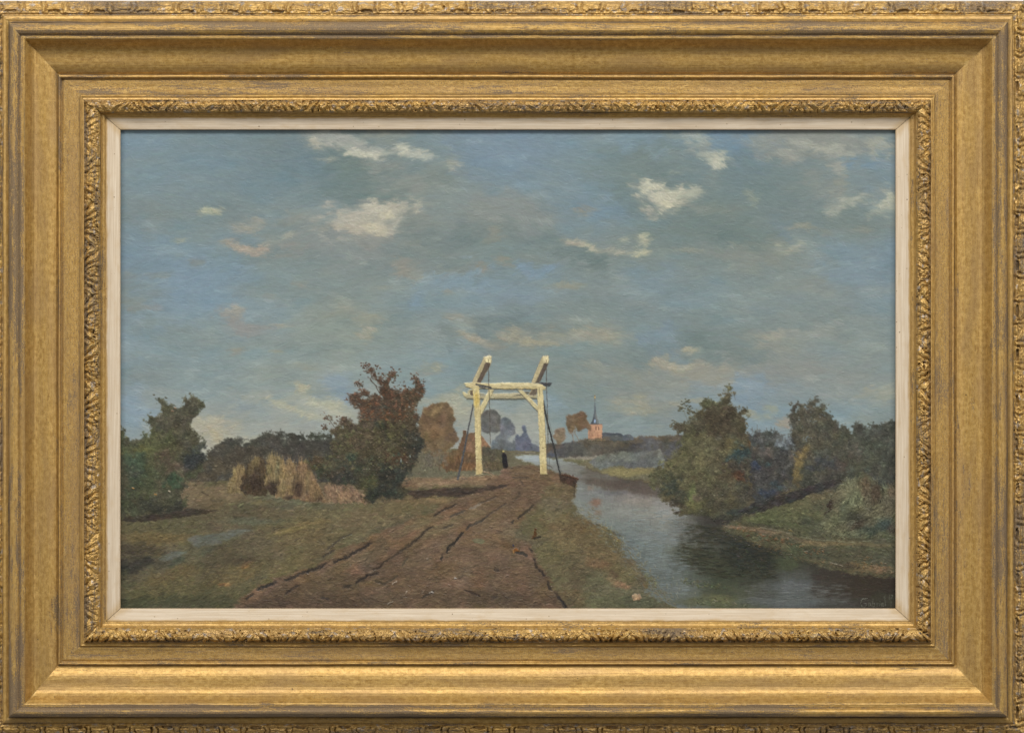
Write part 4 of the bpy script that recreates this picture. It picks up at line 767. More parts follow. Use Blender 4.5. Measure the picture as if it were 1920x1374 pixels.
    for q in np.arange(0, dd[-1], .55):
        x = np.interp(q, dd, p_[:, 0])+r.normal(0, .8); y = np.interp(q, dd, p_[:, 1]); x2 = np.interp(q+3, dd, p_[:, 0]); y2 = np.interp(q+3, dd, p_[:, 1])
        W_ = (w+(w2-w)*q/dd[-1]); k_ = W2y[int(y-PY0), int(x-PX0)]*.6+W1x[int(y-PY0), int(x-PX0)]
        if k_ < -.75+gp: W_ *= .35
        o = r.normal(0, W_*.36); t_ = math.atan2(y2-y, x2-x+1e-6)+r.normal(0, .22); L_ = r.uniform(2, 5)
        line([(x-o*math.sin(t_)*.5, y+o*math.cos(t_)), (x-o*math.sin(t_)*.5+L_*math.cos(t_), y+o*math.cos(t_)+L_*math.sin(t_))], r.uniform(1.1, 2.3), np.array(c)*r.uniform(.75, 1.1), e_tr, al*.5, .3, .8, soft=1.3)
for pts, w, c in (([(736,1094),(747,1089)],2.2,(196,184,172)),([(805,1110),(815,1111)],2.8,(186,178,176)),([(761,1111),(764,1108)],2,(184,168,150)),([(852,1083),(858,1084)],2.4,(184,180,182)),([(727,1131),(741,1128)],1.8,(176,164,152)),([(760,1116),(750,1117)],1.6,(150,134,118)),([(800,1048),(805,1046)],2.2,(142,126,116)),([(795,1108),(788,1112)],1.3,(172,156,138)),
  ([(840,1096),(850,1100)],1.4,(150,128,108)),([(946,1080),(958,1078)],1.6,(164,138,126)),([(690,1075),(712,1068)],1.,(164,148,128)),([(1000,1128),(1012,1126)],1.4,(164,130,92)),([(730,996),(744,990)],1.2,(160,138,118)),([(940,994),(925,992)],1.4,(150,118,92)),([(656,1058),(657,1060)],1.5,(160,150,140))):
    (x0_, y0_), (x1_, y1_) = pts; line([(x0_, y0_+1), ((x0_*2+x1_)/3, (y0_*2+y1_)/3-1), (x1_*.7+x0_*.3, y1_)], w*.7, c, e_tr, .75, 1.6, .9, soft=1.)
    line([(x0_+2, y0_+2.5), (x0_*.4+x1_*.6, y1_*.6+y0_*.4+2)], 1.6, (70,56,46), e_tr, .5, .3, .9, soft=1.2)
m = polymask([(884,1012),(890,1009),(905,1009),(911,1014),(905,1019),(892,1019)], 0, 1.5, 1); gq = G((120,124,92), .1, 75, 6); fill(m, gq, e_tr, .7, .6); line([(888,1015),(900,1018),(909,1014)], 1.4, (90,100,70), e_tr, .7, 1.)
e = element('painted_hen', 'tiny orange and blue painted hen on the track')
line([(962,1021),(963,1023.5)], 2.6, (44,48,84), e, .9, 1.2); line([(963,1033),(967,1029),(972,1032)], 4.6, (142,88,40), e, 1., 1.5, .8); line([(962,1031),(963,1036)], 2.2, (188,140,84), e, .9, 1.5); line([(970,1035),(978,1036),(988,1041)], 5.5, (60,56,52), e_tr, .85, .5, 1.5); line([(975,1026),(973,1031)], 3, (90,76,52), e, .7, 1.)
e = element('painted_post_stump', 'small dark painted stump on the verge'); line([(1004,992),(1003,1001),(1000,1008)], 4.5, (92,62,34), e, .95, 1.2, 1., 0, 6); line([(1002,1009),(1012,1006)], 4, (52,46,38), e, .9, .8, 1)
e = element('painted_stone', 'pale pink painted stone at the water edge'); m = polymask([(1184,1116),(1190,1112),(1200,1113),(1203,1119),(1199,1125),(1188,1126)], 0, 1, .6); gq = G((172,140,112), .06, 76, 5); blobs(gq, [(1190,1116,4,3,0,(196,168,140),.7),(1199,1123,4,3,0,(130,102,80),.7)], .2); fill(m, gq, e, 1.3); strokes(m, 40, (3,6), (1.5,2.5), gq, 0, 30, .02, .7, 1.4, e, seed=76, lum=.05)
line([(1186,1128),(1202,1127)], 2.5, (70,72,52), None, .7, .5, .8)
# ================================================================ river
e = element('painted_river', 'still grey painted river with dark reflections of the bank')
RV = [(982,853),(1012,856),(1050,862),(1078,868),(1104,879),(1128,888),(1152,895),(1190,902),(1222,908),(1260,902),(1320,902),(1400,920),(1480,960),(1600,1010),(1690,1030),(1690,1150),(1290,1150),(1265,1136),(1240,1124),(1222,1114),(1207,1105),(1203,1095),(1214,1088),(1202,1072),(1190,1052),(1170,1036),(1162,1020),(1150,1006),(1130,992),(1115,980),(1098,968),(1084,957),(1078,945),(1079,925),(1080,905),(1083,896),(1064,890),(1048,884),(1020,874),(995,868),(978,862),(965,856)]
m = polymask(RV, 2.5, 3, 1.5, 1)
xs_ = [960,1060,1120,1180,1240,1300,1360,1420,1480,1560,1690]; ys_ = [850,880,905,930,960,990,1020,1050,1080,1110,1145]
RG = [
 [(150,160,168)]*3+[(120,122,120)]*8,
 [(134,140,146),(122,124,124),(96,90,84),(90,82,76)]+[(70,66,62)]*7,
 [(120,126,128),(118,122,124),(108,106,104),(84,76,72),(82,76,70)]+[(64,62,58)]*6,
 [(118,124,126),(118,124,126),(116,120,124),(120,116,116),(112,106,104),(80,78,74)]+[(60,58,54)]*5,
 [(116,122,122),(116,122,122),(118,122,122),(126,128,128),(134,134,132),(96,96,92),(52,52,50),(58,54,50),(60,56,50),(60,56,50),(56,52,46)],
 [(106,112,112),(106,112,112),(108,116,118),(108,116,118),(124,128,128),(70,69,64),(54,53,50),(60,55,48),(60,54,48),(56,54,46),(60,56,48)],
 [(104,112,114),(104,112,114),(104,112,114),(100,110,114),(108,116,118),(90,92,88),(56,58,54),(48,50,47),(62,66,50),(64,62,50),(60,56,48)],
 [(96,104,106),(96,104,106),(96,104,106),(98,108,112),(100,108,110),(66,68,60),(54,57,48),(48,51,46),(58,60,48),(54,50,44),(58,48,40)],
 [(92,100,102),(92,100,102),(92,100,102),(96,104,106),(96,104,106),(86,92,90),(60,66,54),(56,59,50),(74,77,75),(56,50,46),(52,44,38)],
 [(90,98,98),(90,98,98),(90,98,98),(98,104,104),(98,106,108),(92,98,94),(70,74,60),(74,76,70),(84,90,92),(64,62,58),(50,44,38)],
 [(88,94,92),(88,94,92),(88,94,92),(90,94,92),(92,98,98),(96,102,106),(82,86,64),(80,84,76),(82,86,90),(68,66,64),(52,48,40)]]
g = resample(np.array(RG, np.float32)/255, xs_, ys_)
blobs(g, [(1000,861,18,4,0,(150,162,176),.7),(1118,942,11,8,0,(128,98,84),.85),(1122,960,6,6,0,(124,102,88),.6),(1108,916,5,4,0,(130,108,98),.7),(1130,908,50,8,14,(88,78,72),.8),(1190,916,60,9,14,(84,74,70),.8),(1150,924,30,4,0,(98,98,108),.6),(1200,942,26,8,0,(134,126,124),.6),
  (1255,950,26,18,20,(134,134,138),.7),(1230,1005,40,10,0,(116,122,128),.5),(1285,990,30,16,0,(112,114,116),.6),(1265,1015,30,5,0,(116,120,124),.5),(1290,1035,40,16,10,(80,82,70),.8),(1330,1050,40,20,20,(62,66,52),.8),(1380,1010,26,20,0,(52,54,52),.7),(1390,1045,24,24,0,(44,48,46),.8),(1440,1045,30,18,0,(44,46,44),.8),
  (1475,1055,26,14,0,(70,76,56),.8),(1345,1075,30,9,0,(60,66,52),.6),(1310,1080,26,7,0,(76,82,74),.6),(1290,1062,20,5,0,(92,100,104),.6),(1500,1098,60,14,0,(88,92,98),.8),(1470,1128,80,9,0,(92,98,102),.7),(1440,1110,30,14,0,(72,74,72),.6),(1400,1085,30,12,0,(56,58,50),.6),(1560,1100,40,24,0,(58,52,46),.7),(1620,1100,40,20,0,(54,46,38),.8),(1660,1125,30,14,0,(60,60,48),.6),
  (1320,1128,50,10,0,(88,90,66),.75),(1350,1120,30,7,10,(100,100,70),.6),(1270,1100,30,8,0,(100,106,108),.6),(1180,1030,20,6,20,(100,108,112),.7),(1360,975,50,7,0,(52,48,46),.7),(1330,965,30,8,0,(58,54,52),.7)], .8, .3)
fill(m, g, e, .4)
strokes(m, 3500, (10,24), (3,6), g, 0, 7, .012, .5, .3, e, seed=80)
strokes(m, 6500, (6,18), (1.5,3.5), g, 0, 8, .014, .5, .4, e, seed=81, lum=.02)
strokes(m*(XX > 1100), 2500, (8,18), (1.5,3), g, 90, 6, .012, .38, .4, e, seed=82, lum=.03)
strokes(m*(YY > 980), 1200, (6,16), (1,1.5), g, 0, 8, .02, .45, .8, e, bright=.02, seed=83)
rr_ = np.random.default_rng(181)
for q in range(950):
    t_ = rr_.random(); u_ = rr_.random(); x0 = 1268+t_*190; y = 978+u_*95+t_*22
    left = np.interp(y, [970,1000,1035,1060,1090], [1290,1276,1262,1290,1330])
    if x0 < left or y > 1084: continue
    edge_ = x0 < left+30
    dab(int(x0), int(y), int(rr_.integers(8, 22)), float(rr_.integers(3, 7))/2, rr_.normal(0, 5), np.array([(44,46,38),(36,39,36),(56,54,42),(50,54,38),(62,56,44)][q % 5], np.float32)/255, .45 if edge_ else .62, .7, e)
for q in range(420):
    x0, y = rr_.uniform(1170, 1290), rr_.uniform(955, 1115)
    if ids[int(y-PY0), int(x0-PX0)] != e: continue
    x0, y = x0, y; dab(int(x0), int(y), int(rr_.integers(8, 20)), 2., rr_.normal(0, 6), np.array([(118,132,142),(128,136,140),(110,124,136)][q % 3], np.float32)/255, .4, .8, e)
for q in range(220):
    x0, y = rr_.uniform(1400, 1590), rr_.uniform(1096, 1138); dab(int(x0), int(y), int(rr_.integers(10, 26)), 2., rr_.normal(0, 4), np.array([(98,102,104),(108,112,114),(84,86,86)][q % 3], np.float32)/255, .4, .8, e)
# weed and pads floating along the near edge
for (x,y,rx,ry,an_,c,n_) in ((1140,1000,26,7,35,(110,96,64),160),(1125,1010,20,10,40,(118,100,66),120),(1150,1030,26,8,40,(112,98,66),160),(1165,1055,30,12,45,(108,92,60),220),(1190,1080,26,12,40,(110,92,58),220),(1175,1060,24,10,40,(124,116,84),120),(1340,1128,50,8,5,(86,88,64),110),(1320,1095,40,8,10,(76,80,58),140),(1215,1085,20,8,30,(96,96,66),90),(1405,1060,30,22,0,(52,56,46),150),(1385,1030,16,12,0,(46,50,46),80)):
    gg = G(c, .12, x, 7); t = math.radians(an_); q = np.zeros((PH, PW), np.float32)
    dx, dy = XX-x, YY-y; u = (dx*math.cos(t)+dy*math.sin(t))/rx; v_ = (-dx*math.sin(t)+dy*math.cos(t))/ry
    q = ((u*u+v_*v_+.5*W2x+.4*W1x) < 1).astype(np.float32)*m
    strokes(q, n_, (4,9), (1,2.5), gg, 0, 30, .03, .6, .8, None, seed=x, lum=.10)
rb = np.random.default_rng(161)
for q in range(900):
    t_ = rb.random(); x = np.interp(t_, [0,.15,.35,.55,.75,1], [1085,1115,1160,1188,1215,1250])+rb.normal(0,11); y = np.interp(t_, [0,.15,.35,.55,.75,1], [960,982,1018,1056,1092,1128])+rb.normal(0,9)
    dab(int(x), int(y), int(rb.integers(4, 12)), float(rb.integers(3, 6))/2, rb.normal(20, 22), np.array([(112,96,66),(124,108,76),(96,96,68),(104,112,114),(88,76,56)][q % 5], np.float32)/255, .42, 1., None)
for i in range(60):
    r = np.random.default_rng(900+i); t = r.random(); x = 1120+t*150+r.normal(0,14); y = 985+t*125+r.normal(0,8)
    line([(x,y),(x+r.normal(0,1.5),y-r.uniform(3,8))], 1.1, [(140,138,112),(120,112,78),(150,148,132)][i % 3], None, .5, 1.3)
for pts in ([(1083,960),(1092,964),(1112,966)], [(1117,980),(1128,988),(1150,998),(1172,1003)]): line(pts, 1.6, (66,62,56), None, .35, .5, 1.4, .35, soft=1.5)
for (x,y) in ((1121,983),(1152,1000),(1140,994),(1160,1001)): line([(x-2,y),(x+3,y+2)], 3.5, (66,64,56), None, .5, .6, 1.2, soft=1.4)


# wooden quay
e = element('painted_quay', 'dark brown painted timber landing beside the right post')
m = polymask([(1050,888),(1060,888),(1085,896),(1082,902),(1078,914),(1070,910),(1058,906),(1049,900)], 0, 1, .6); g = G((78,60,50), .08, 85, 5); fill(m, g, e, .8); strokes(m, 120, (5,10), (1,2.5), g, 70, 30, .02, .7, .9, e, seed=85, lum=.1)
line([(1052,889),(1068,892),(1084,897)], 2.6, (96,66,50), e, .95, 1.2, .5); line([(1056,892),(1078,898)], 1.2, (54,42,38), e, .9, .6)
line([(1078,900),(1077,915),(1076,932)], 2, (60,50,42), e, .7, .7, .6, .2)

# ================================================================ right bank
e_b = element('painted_bank', 'green painted river bank with a sandy path at the right')
m = polymask([(1360,985),(1398,960),(1440,948),(1490,930),(1560,890),(1700,880),(1700,1084),(1650,1080),(1612,1078),(1575,1068),(1540,1062),(1500,1046),(1450,1028),(1410,1015),(1380,1002),(1352,990)], 3, 4, 2, 2)
g = G((92,90,66), .08, 90, 16)
blobs(g, [(1430,968,40,12,-8,(98,104,66),.9),(1480,962,50,16,0,(98,102,68),.85),(1500,945,30,14,-20,(108,104,72),.8),(1545,925,30,14,-20,(118,106,78),.7),(1460,982,60,6,4,(84,90,60),.7),(1510,975,16,9,0,(68,74,60),.7),(1380,988,24,3,6,(136,116,96),.9),(1430,996,50,5,10,(128,104,82),.85),(1500,1012,40,5,12,(124,104,78),.8),(1560,1018,60,5,0,(130,112,76),.85),(1640,1022,40,4,0,(118,106,76),.8),
  (1470,1010,30,8,14,(78,80,62),.7),(1490,1035,20,12,0,(84,92,66),.7),(1540,1038,40,12,8,(72,74,58),.7),(1600,1045,50,14,4,(84,80,60),.7),(1655,1045,30,14,0,(78,78,62),.7),(1620,1065,50,7,6,(120,96,64),.7),(1650,1066,22,6,0,(136,108,80),.75),(1580,1060,30,6,8,(66,60,50),.6),(1550,990,60,9,0,(92,94,72),.6),(1430,985,40,4,8,(72,70,56),.6),(1600,985,50,10,0,(110,112,86),.6),(1650,1000,40,10,0,(62,74,74),.7)], .8, .4)
fill(m, g, e_b, .5)
strokes(m, 1800, (8,18), (2,5), g, 5, 14, .02, .6, .6, e_b, seed=90, lum=.03); strokes(m, 4200, (4,11), (1,2.5), g, 5, 28, .025, .65, .95, e_b, seed=91, lum=.09)
for (x,y,s,c) in ((1380,990,8,(176,110,62)),(1395,994,7,(170,106,60)),(1408,997,5,(160,98,58)),(1430,1003,10,(168,98,60)),(1443,1011,9,(172,98,58)),(1452,1007,5,(184,128,74)),(1468,1010,9,(182,134,84)),(1470,1013,7,(176,104,60)),(1487,1019,5,(172,104,64)),(1500,1024,6,(180,126,78)),(1512,1034,6,(184,124,78)),(1536,1031,8,(178,114,64)),(1538,1035,7,(170,110,64)),(1543,1052,8,(178,130,84)),(1420,1018,8,(176,136,82)),(1426,1023,5,(150,104,60)),(1452,1030,6,(150,98,56)),
   (1605,1056,9,(160,118,62)),(1620,1058,10,(168,116,60)),(1640,1060,12,(166,120,70)),(1652,1068,10,(184,132,96)),(1625,1045,6,(150,102,54)),(1660,1062,6,(178,130,84)),(1617,1070,6,(150,116,74)),(1645,1074,8,(160,118,78)),(1668,1072,5,(190,150,110)),(1482,993,4,(168,130,56)),(1403,1004,4,(120,52,44)),(1518,1038,4,(150,104,66))):
    r = np.random.default_rng(x*7+y)
    for q in range(max(4, int(s*1.4))):
        a_ = x+r.normal(0, s*.7); b_ = y+r.normal(0, s*.28); line([(a_,b_),(a_+r.uniform(1,3),b_+r.normal(0,1.2))], r.uniform(1,2), np.array(c)*r.uniform(.75,1.0), e_b, .45, 1.4, .6)
rb = np.random.default_rng(160)
for q in range(420):
    t_ = rb.random(); x = np.interp(t_, [0,.2,.45,.7,1], [1352,1410,1500,1600,1680])+rb.normal(0,5); y = np.interp(t_, [0,.2,.45,.7,1], [989,1015,1046,1072,1080])+rb.normal(0,5)
    dab(int(x), int(y), int(rb.integers(4, 11)), 2.0, 180-rb.uniform(-25, 25), np.array([(96,84,60),(112,90,62),(74,76,56),(62,56,46)][q % 4], np.float32)/255, .5, 1., e_b if rb.random() < .6 else None)
line([(1425,988),(1440,991),(1460,995),(1480,1000)], 1.6, (138,124,104), e_b, .8, 1.2, .8, .1); line([(1556,1055),(1568,1057),(1580,1061)], 1.8, (158,146,128), e_b, .7, 1.2, .8)
line([(1500,1006),(1530,1012),(1560,1013),(1590,1017),(1632,1014)], 2., (128,126,98), e_b, .8, 1.2, .9, .1)

# ================================================================ right-hand trees
leafy('painted_bush', 'dark green painted bush at the far right edge', [(1572,802),(1583,797),(1590,803),(1600,792),(1614,790),(1622,797),(1634,791),(1646,791),(1652,797),(1660,788),(1668,789),(1682,783),(1700,780),(1700,925),(1650,915),(1600,925),(1560,930),(1560,850)], (76,78,70),
  [(1610,815,26,14,0,(78,82,72),.7),(1640,805,14,8,0,(102,110,108),.7),(1655,830,26,26,0,(72,76,70),.6),(1600,850,20,14,0,(98,90,84),.7),(1612,845,8,6,0,(120,106,104),.5),(1630,862,30,14,0,(88,88,72),.7),(1665,870,20,26,0,(66,68,64),.8),(1600,875,20,12,0,(84,86,70),.6),(1655,905,24,12,0,(60,64,64),.7),(1590,832,12,8,0,(70,66,60),.6),(1668,800,12,10,0,(66,68,62),.6)],
  3200, (3,8), (1.5,3), 2,2,1.6, 260, seed=100, lum=.09, angj=60)
m0, g0, e = leafy('painted_tree', 'tall grey green painted tree second from the right edge', [(1468,905),(1472,870),(1480,845),(1478,822),(1482,812),(1480,798),(1477,783),(1482,770),(1482,754),(1488,751),(1495,751),(1502,757),(1512,758),(1520,753),(1524,744),(1531,740),(1538,745),(1541,756),(1549,757),(1553,765),(1553,772),(1562,780),(1568,787),(1572,798),(1578,806),(1590,830),(1592,870),(1585,910),(1540,925),(1490,925)], (84,82,72),
  [(1515,790,30,26,0,(90,88,74),.7),(1490,770,10,18,0,(78,76,66),.6),(1530,752,10,10,0,(92,86,76),.6),(1550,800,16,22,0,(74,72,66),.7),(1530,840,26,18,0,(84,80,64),.6),(1502,870,14,30,16,(134,114,70),.9),(1492,895,18,14,20,(124,106,70),.8),(1512,842,7,14,20,(142,120,74),.7),(1545,875,26,10,0,(56,60,70),.7),(1530,905,50,10,-10,(60,62,60),.7),(1480,840,10,20,0,(60,66,78),.7),(1560,850,20,14,0,(74,76,70),.6),(1572,878,10,14,20,(96,80,72),.5)],
  3400, (3,8), (1.5,3), 2,2.5,1.8, 420, seed=101, lum=.10, angj=60)
skyd = G((128,146,158), .03, 102)
for (x,y,n_,s) in ((1522,782,7,7),(1514,822,12,4),(1500,790,6,7),(1540,775,6,5)):
    r = np.random.default_rng(x)
    for q in range(n_): a_, b_ = r.normal(x, s), r.normal(y, s*.7); line([(a_,b_),(a_+r.uniform(.5,2.5),b_+r.uniform(-1,1))], r.uniform(1,1.8), (122,140,152), E_SKY, .55, .7)
leafy('painted_bush', 'low slate blue painted bush between the two right hand trees', [(1395,812),(1404,808),(1414,804),(1423,808),(1432,806),(1444,808),(1454,803),(1462,808),(1470,818),(1484,822),(1490,838),(1492,860),(1488,905),(1470,925),(1430,950),(1395,962),(1370,960),(1370,850)], (76,76,76),
  [(1430,820,30,10,0,(92,96,100),.75),(1475,832,16,12,0,(124,134,150),.85),(1460,818,12,8,0,(88,88,88),.5),(1425,835,14,10,0,(92,80,64),.5),(1440,850,18,10,0,(88,84,76),.6),(1418,862,18,10,0,(70,70,70),.6),(1460,870,26,16,0,(66,64,62),.7),(1430,890,30,16,0,(60,60,62),.7),(1418,875,7,10,0,(52,68,104),.8),(1440,872,5,4,0,(56,88,100),.7),(1440,922,10,8,-30,(48,62,96),.8),(1455,910,12,8,0,(52,74,86),.6),(1400,905,26,26,0,(62,58,56),.7),(1450,935,30,10,-14,(62,60,60),.7),(1400,945,26,12,0,(60,66,74),.7),(1474,905,12,14,0,(92,88,66),.6),(1438,846,5,6,40,(134,118,114),.6),(1446,854,6,4,40,(140,122,116),.7),(1420,836,6,4,0,(118,104,96),.5),(1484,858,4,5,0,(128,112,104),.5)],
  3400, (3,8), (1.5,3), 2,2,1.6, 260, seed=103, lum=.10, angj=60)
for (x,y,h_) in ((1410,800,8),(1419,796,10),(1424,803,6),(1437,802,7),(1445,800,6),(1452,801,6)): line([(x+1,y+h_+4),(x,y)], 1.1, (94,92,92), len(ELEM)-1, .7, .8, .5)
leafy('painted_bush', 'big olive painted bush leaning over the river', P(1220,700,4.579, -10,900,20,850,60,800,70,760,120,740,180,690,215,620,230,560,235,510,190,480,175,445,235,410,270,435,320,440,335,370,400,350,430,310,425,260,470,215,520,225,560,215,590,250,585,190,610,160,640,140,650,95,700,92,718,155,690,180,690,240,715,310,750,300,770,275,820,275,855,310,850,360,820,400,835,440,820,480,840,520,880,600,870,700,860,900,880,1000,900,1150,850,1195,700,1285,560,1262,400,1215,300,1205,240,1215,190,1190,150,1150,110,1090,70,1050,-10,1000,10,950) , (90,86,66),
  [(1360,745,14,18,0,(84,80,62),.7),(1330,760,20,12,0,(82,84,64),.8),(1345,795,40,20,0,(66,56,46),.85),(1390,775,16,16,0,(78,72,58),.8),(1300,800,24,16,0,(80,76,62),.7),(1270,798,10,8,0,(78,72,60),.7),(1390,800,16,18,0,(82,76,60),.6),(1320,825,26,10,0,(100,96,72),.7),(1330,845,36,14,0,(106,102,76),.85),(1285,830,18,12,0,(88,88,62),.7),(1290,860,30,16,0,(102,100,72),.8),(1250,866,12,8,0,(122,126,84),.85),(1240,885,14,10,0,(96,100,72),.7),(1270,890,22,14,0,(100,98,70),.7),(1257,912,12,16,0,(54,64,60),.9),(1275,930,14,14,0,(60,66,58),.8),(1230,910,12,10,0,(92,94,62),.7),
   (1293,923,10,18,0,(112,122,74),.85),(1310,905,26,12,0,(104,98,74),.7),(1305,948,24,10,0,(104,102,64),.8),(1308,936,8,5,0,(140,116,104),.7),(1340,930,30,14,0,(84,78,64),.7),(1330,880,30,14,0,(98,90,68),.7),(1368,835,14,9,0,(120,108,72),.7),(1388,848,15,14,0,(46,70,80),.9),(1385,830,16,6,0,(104,98,72),.6),(1375,878,18,14,0,(66,56,54),.8),(1384,896,14,8,-10,(96,60,44),.9),(1360,900,16,8,0,(74,62,52),.6),(1400,870,16,20,0,(62,62,60),.7),(1360,950,40,10,0,(66,62,54),.7),(1380,958,16,6,0,(50,68,76),.7),(1395,925,20,20,0,(58,56,56),.7),(1345,972,50,8,0,(50,50,48),.8),(1300,962,30,6,0,(60,62,48),.6),(1265,945,14,6,30,(62,54,48),.6),(1407,832,6,8,0,(116,80,52),.6),(1345,820,8,6,0,(128,126,118),.5)],
  9500, (3,9), (1.5,3), 2.5,3,2.2, 900, seed=104, lum=.11, angj=42, jit=.03)
E_BB = len(ELEM)-1
for (x,y,s) in ((1274,766,3),(1284,757,5),(1289,752,4),(1278,764,4),(1292,764,3),(1290,771,3),(1300,775,4),(1262,793,5),(1296,783,4)):
    r = np.random.default_rng(x)
    for q in range(10): a_, b_ = r.normal(x, s*.7), r.normal(y, s*.7); line([(a_,b_),(a_+r.uniform(1,3),b_+r.uniform(-1,1))], r.uniform(1.4,2.4), np.array((84,82,66))*r.uniform(.8,1.15), E_BB, .8, .8)
for (a_,b_) in (((1283,772),(1290,790)),((1288,762),(1300,790)),((1376,738),(1379,748))): line([a_,b_], .9, (96,94,86), E_BB, .6, .6, .6)
# shadow slope between the bush and the green bank
e = element('painted_slope_shadow', 'slate painted strip of shade under the right hand bushes')
m = polymask([(1385,958),(1410,945),(1450,932),(1500,918),(1540,905),(1570,900),(1590,896),(1572,908),(1545,918),(1510,930),(1480,942),(1450,952),(1425,958),(1400,962)], 1, 2, 1); g = G((60,58,58), .08, 106, 10); fill(m, g, e, .6); strokes(m, 700, (6,14), (1.5,3), g, -18, 10, .02, .65, .8, e, seed=106, lum=.10)
# reeds at right
e = element('painted_reeds', 'tall tufted painted reeds on the right bank')
m = polymask([(1548,960),(1560,925),(1575,905),(1600,893),(1618,888),(1632,893),(1642,905),(1650,920),(1665,915),(1690,912),(1690,1008),(1640,1012),(1600,1008),(1560,1000),(1535,985)], 3, 4, 2)
g = G((102,102,82), .10, 107, 12); blobs(g, [(1585,925,22,14,-50,(124,120,94),.8),(1600,935,14,20,0,(116,120,94),.7),(1622,915,10,22,0,(110,86,70),.6),(1640,930,10,20,10,(78,62,52),.8),(1545,955,20,8,-40,(60,46,40),.9),(1560,975,30,8,-40,(102,104,78),.7),(1595,968,14,10,0,(62,62,52),.7),(1605,985,16,8,-40,(62,46,38),.6),(1640,965,26,18,-40,(112,106,84),.7),(1665,960,12,24,0,(100,92,76),.6),(1655,985,16,14,0,(56,76,80),.7),(1625,998,30,8,0,(54,68,64),.7),(1580,1000,40,7,0,(120,122,94),.7),(1672,925,10,10,0,(128,106,90),.6),(1672,995,10,10,0,(72,54,48),.6)], .8, .4)
fill(m, g, e, .6)
clumps(m, 420, g, e, (3,7), .12, .14, 150, .8, 2., .5)
for i in range(2300):
    r = np.random.default_rng(20000+i); x = r.uniform(1535,1682); y = r.uniform(905,1012); yi, xi = int(y-PY0), min(PW-1, int(x-PX0))
    if m[yi, xi] < .5: continue
    c = np.clip(g[yi, xi]*(1.06+r.normal(0,.24)), 0, 1)*255; L_ = r.uniform(8,20); a_ = r.normal(-.05,.35)+(.9 if x < 1580 else 0)+(.7 if y > 950 else 0); L_ *= .8
    line([(x,y),(x+L_*.5*math.sin(a_),y-L_*.5*math.cos(a_)),(x+L_*math.sin(a_*1.7),y-L_*math.cos(a_*1.4))], r.uniform(1.1,2.2), c, e, .6, 1.1, .3, 0, .8)

# ================================================================ left-hand trees and stooks
def stook(label, pts, c, bl, sd):
    e = element('painted_stook', label); m = polymask(pts, 2, 2.4, 2, 1); g = G(c, .10, sd, 7); blobs(g, bl, .5, .6); g *= (1+.13*fbm(6, 800+sd, 3))[..., None]; fill(m, g, e, .8)
    cx = np.mean([p[0] for p in pts]); fan = (XX-cx)*.55
    strokes(m, 420, (4,10), (1,2.5), g, 90, 20, .02, .5, 1.1, e, seed=sd, lum=.04, angf=-fan)
    clumps(m, int(m.sum()/60), g, e, (2,5), .09, .12, sd, 1., 2., .4)
    rs_ = np.random.default_rng(sd); ys_, xs_ = np.nonzero(m > .5)
    for j in rs_.integers(0, len(ys_), 190):
        x, y = xs_[j]+PX0, ys_[j]+PY0; t_ = (x-cx)*-.010+rs_.normal(0, .16); L_ = rs_.uniform(6, 15); k_ = rs_.choice([1.3, 1.18, .72]); c_ = np.clip(g[ys_[j], xs_[j]]*k_, 0, 1)*255
        line([(x, y), (x+L_*math.sin(t_), y-L_)], 1.3, c_, e, .55, 1.2, .6, 0, .7)
    return e
# straw heap and scrub right of the stooks
e = element('painted_straw_heap', 'loose tan painted straw right of the stooks'); m = polymask([(605,938),(612,905),(628,898),(650,905),(668,918),(690,930),(700,944),(640,942)], 2, 3, 2); g = G((136,108,84), .08, 110, 8); blobs(g, [(625,920,14,14,0,(146,114,88),.6),(650,930,14,8,0,(160,124,94),.6),(640,910,12,8,0,(118,96,78),.6)], .4); fill(m, g, e, .6); strokes(m, 700, (5,12), (1.5,3), g, 60, 35, .03, .6, .9, e, seed=110, lum=.08)
stook('leftmost painted corn stook, pale tan', [(424,924),(430,905),(437,888),(444,874),(450,870),(458,880),(462,900),(460,926)], (138,118,84), [(450,885,8,14,0,(146,124,88),.6),(432,915,8,10,0,(136,118,82),.6)], 111)
stook('second painted corn stook from the left, dark in front', [(450,922),(455,895),(462,876),(470,864),(480,857),(490,858),(498,870),(502,905),(500,930),(470,926)], (84,70,54), [(480,866,12,10,0,(136,118,82),.9),(470,880,8,10,20,(124,106,76),.7),(492,880,7,18,0,(88,72,54),.6),(482,910,16,14,0,(66,52,44),.8)], 112)
stook('middle painted corn stook, tallest of the row', [(497,915),(500,890),(501,870),(505,856),(512,851),(521,856),(530,866),(533,888),(530,905),(526,930),(508,926)], (140,122,86), [(514,868,12,14,0,(150,130,92),.6),(520,880,4,12,10,(112,116,90),.5),(512,918,14,12,0,(62,50,44),.9),(526,910,8,10,0,(76,62,50),.7)], 113)
stook('painted corn stook with a grey shadowed cleft', [(517,932),(524,908),(530,886),(533,868),(538,861),(545,863),(552,870),(556,890),(560,915),(566,937),(540,936)], (146,122,88), [(540,880,9,14,0,(156,126,94),.6),(553,912,7,16,0,(82,66,54),.8),(546,933,12,4,0,(60,50,44),.8),(528,920,8,12,20,(146,126,86),.6)], 114)
stook('rightmost painted corn stook spreading wide', [(548,937),(552,905),(556,880),(558,866),(566,862),(574,868),(583,880),(592,898),(604,922),(612,938),(580,938)], (140,114,86), [(568,880,9,14,0,(154,122,92),.6),(559,918,8,16,0,(72,56,48),.85),(590,918,10,12,-20,(134,108,78),.6),(600,934,6,4,0,(70,54,44),.8)], 115)
line([(420,922),(412,921)], 2, (150,128,92), None, .8, 1.); line([(378,922),(390,928)], 2, (76,62,50), None, .7, .6, 1)
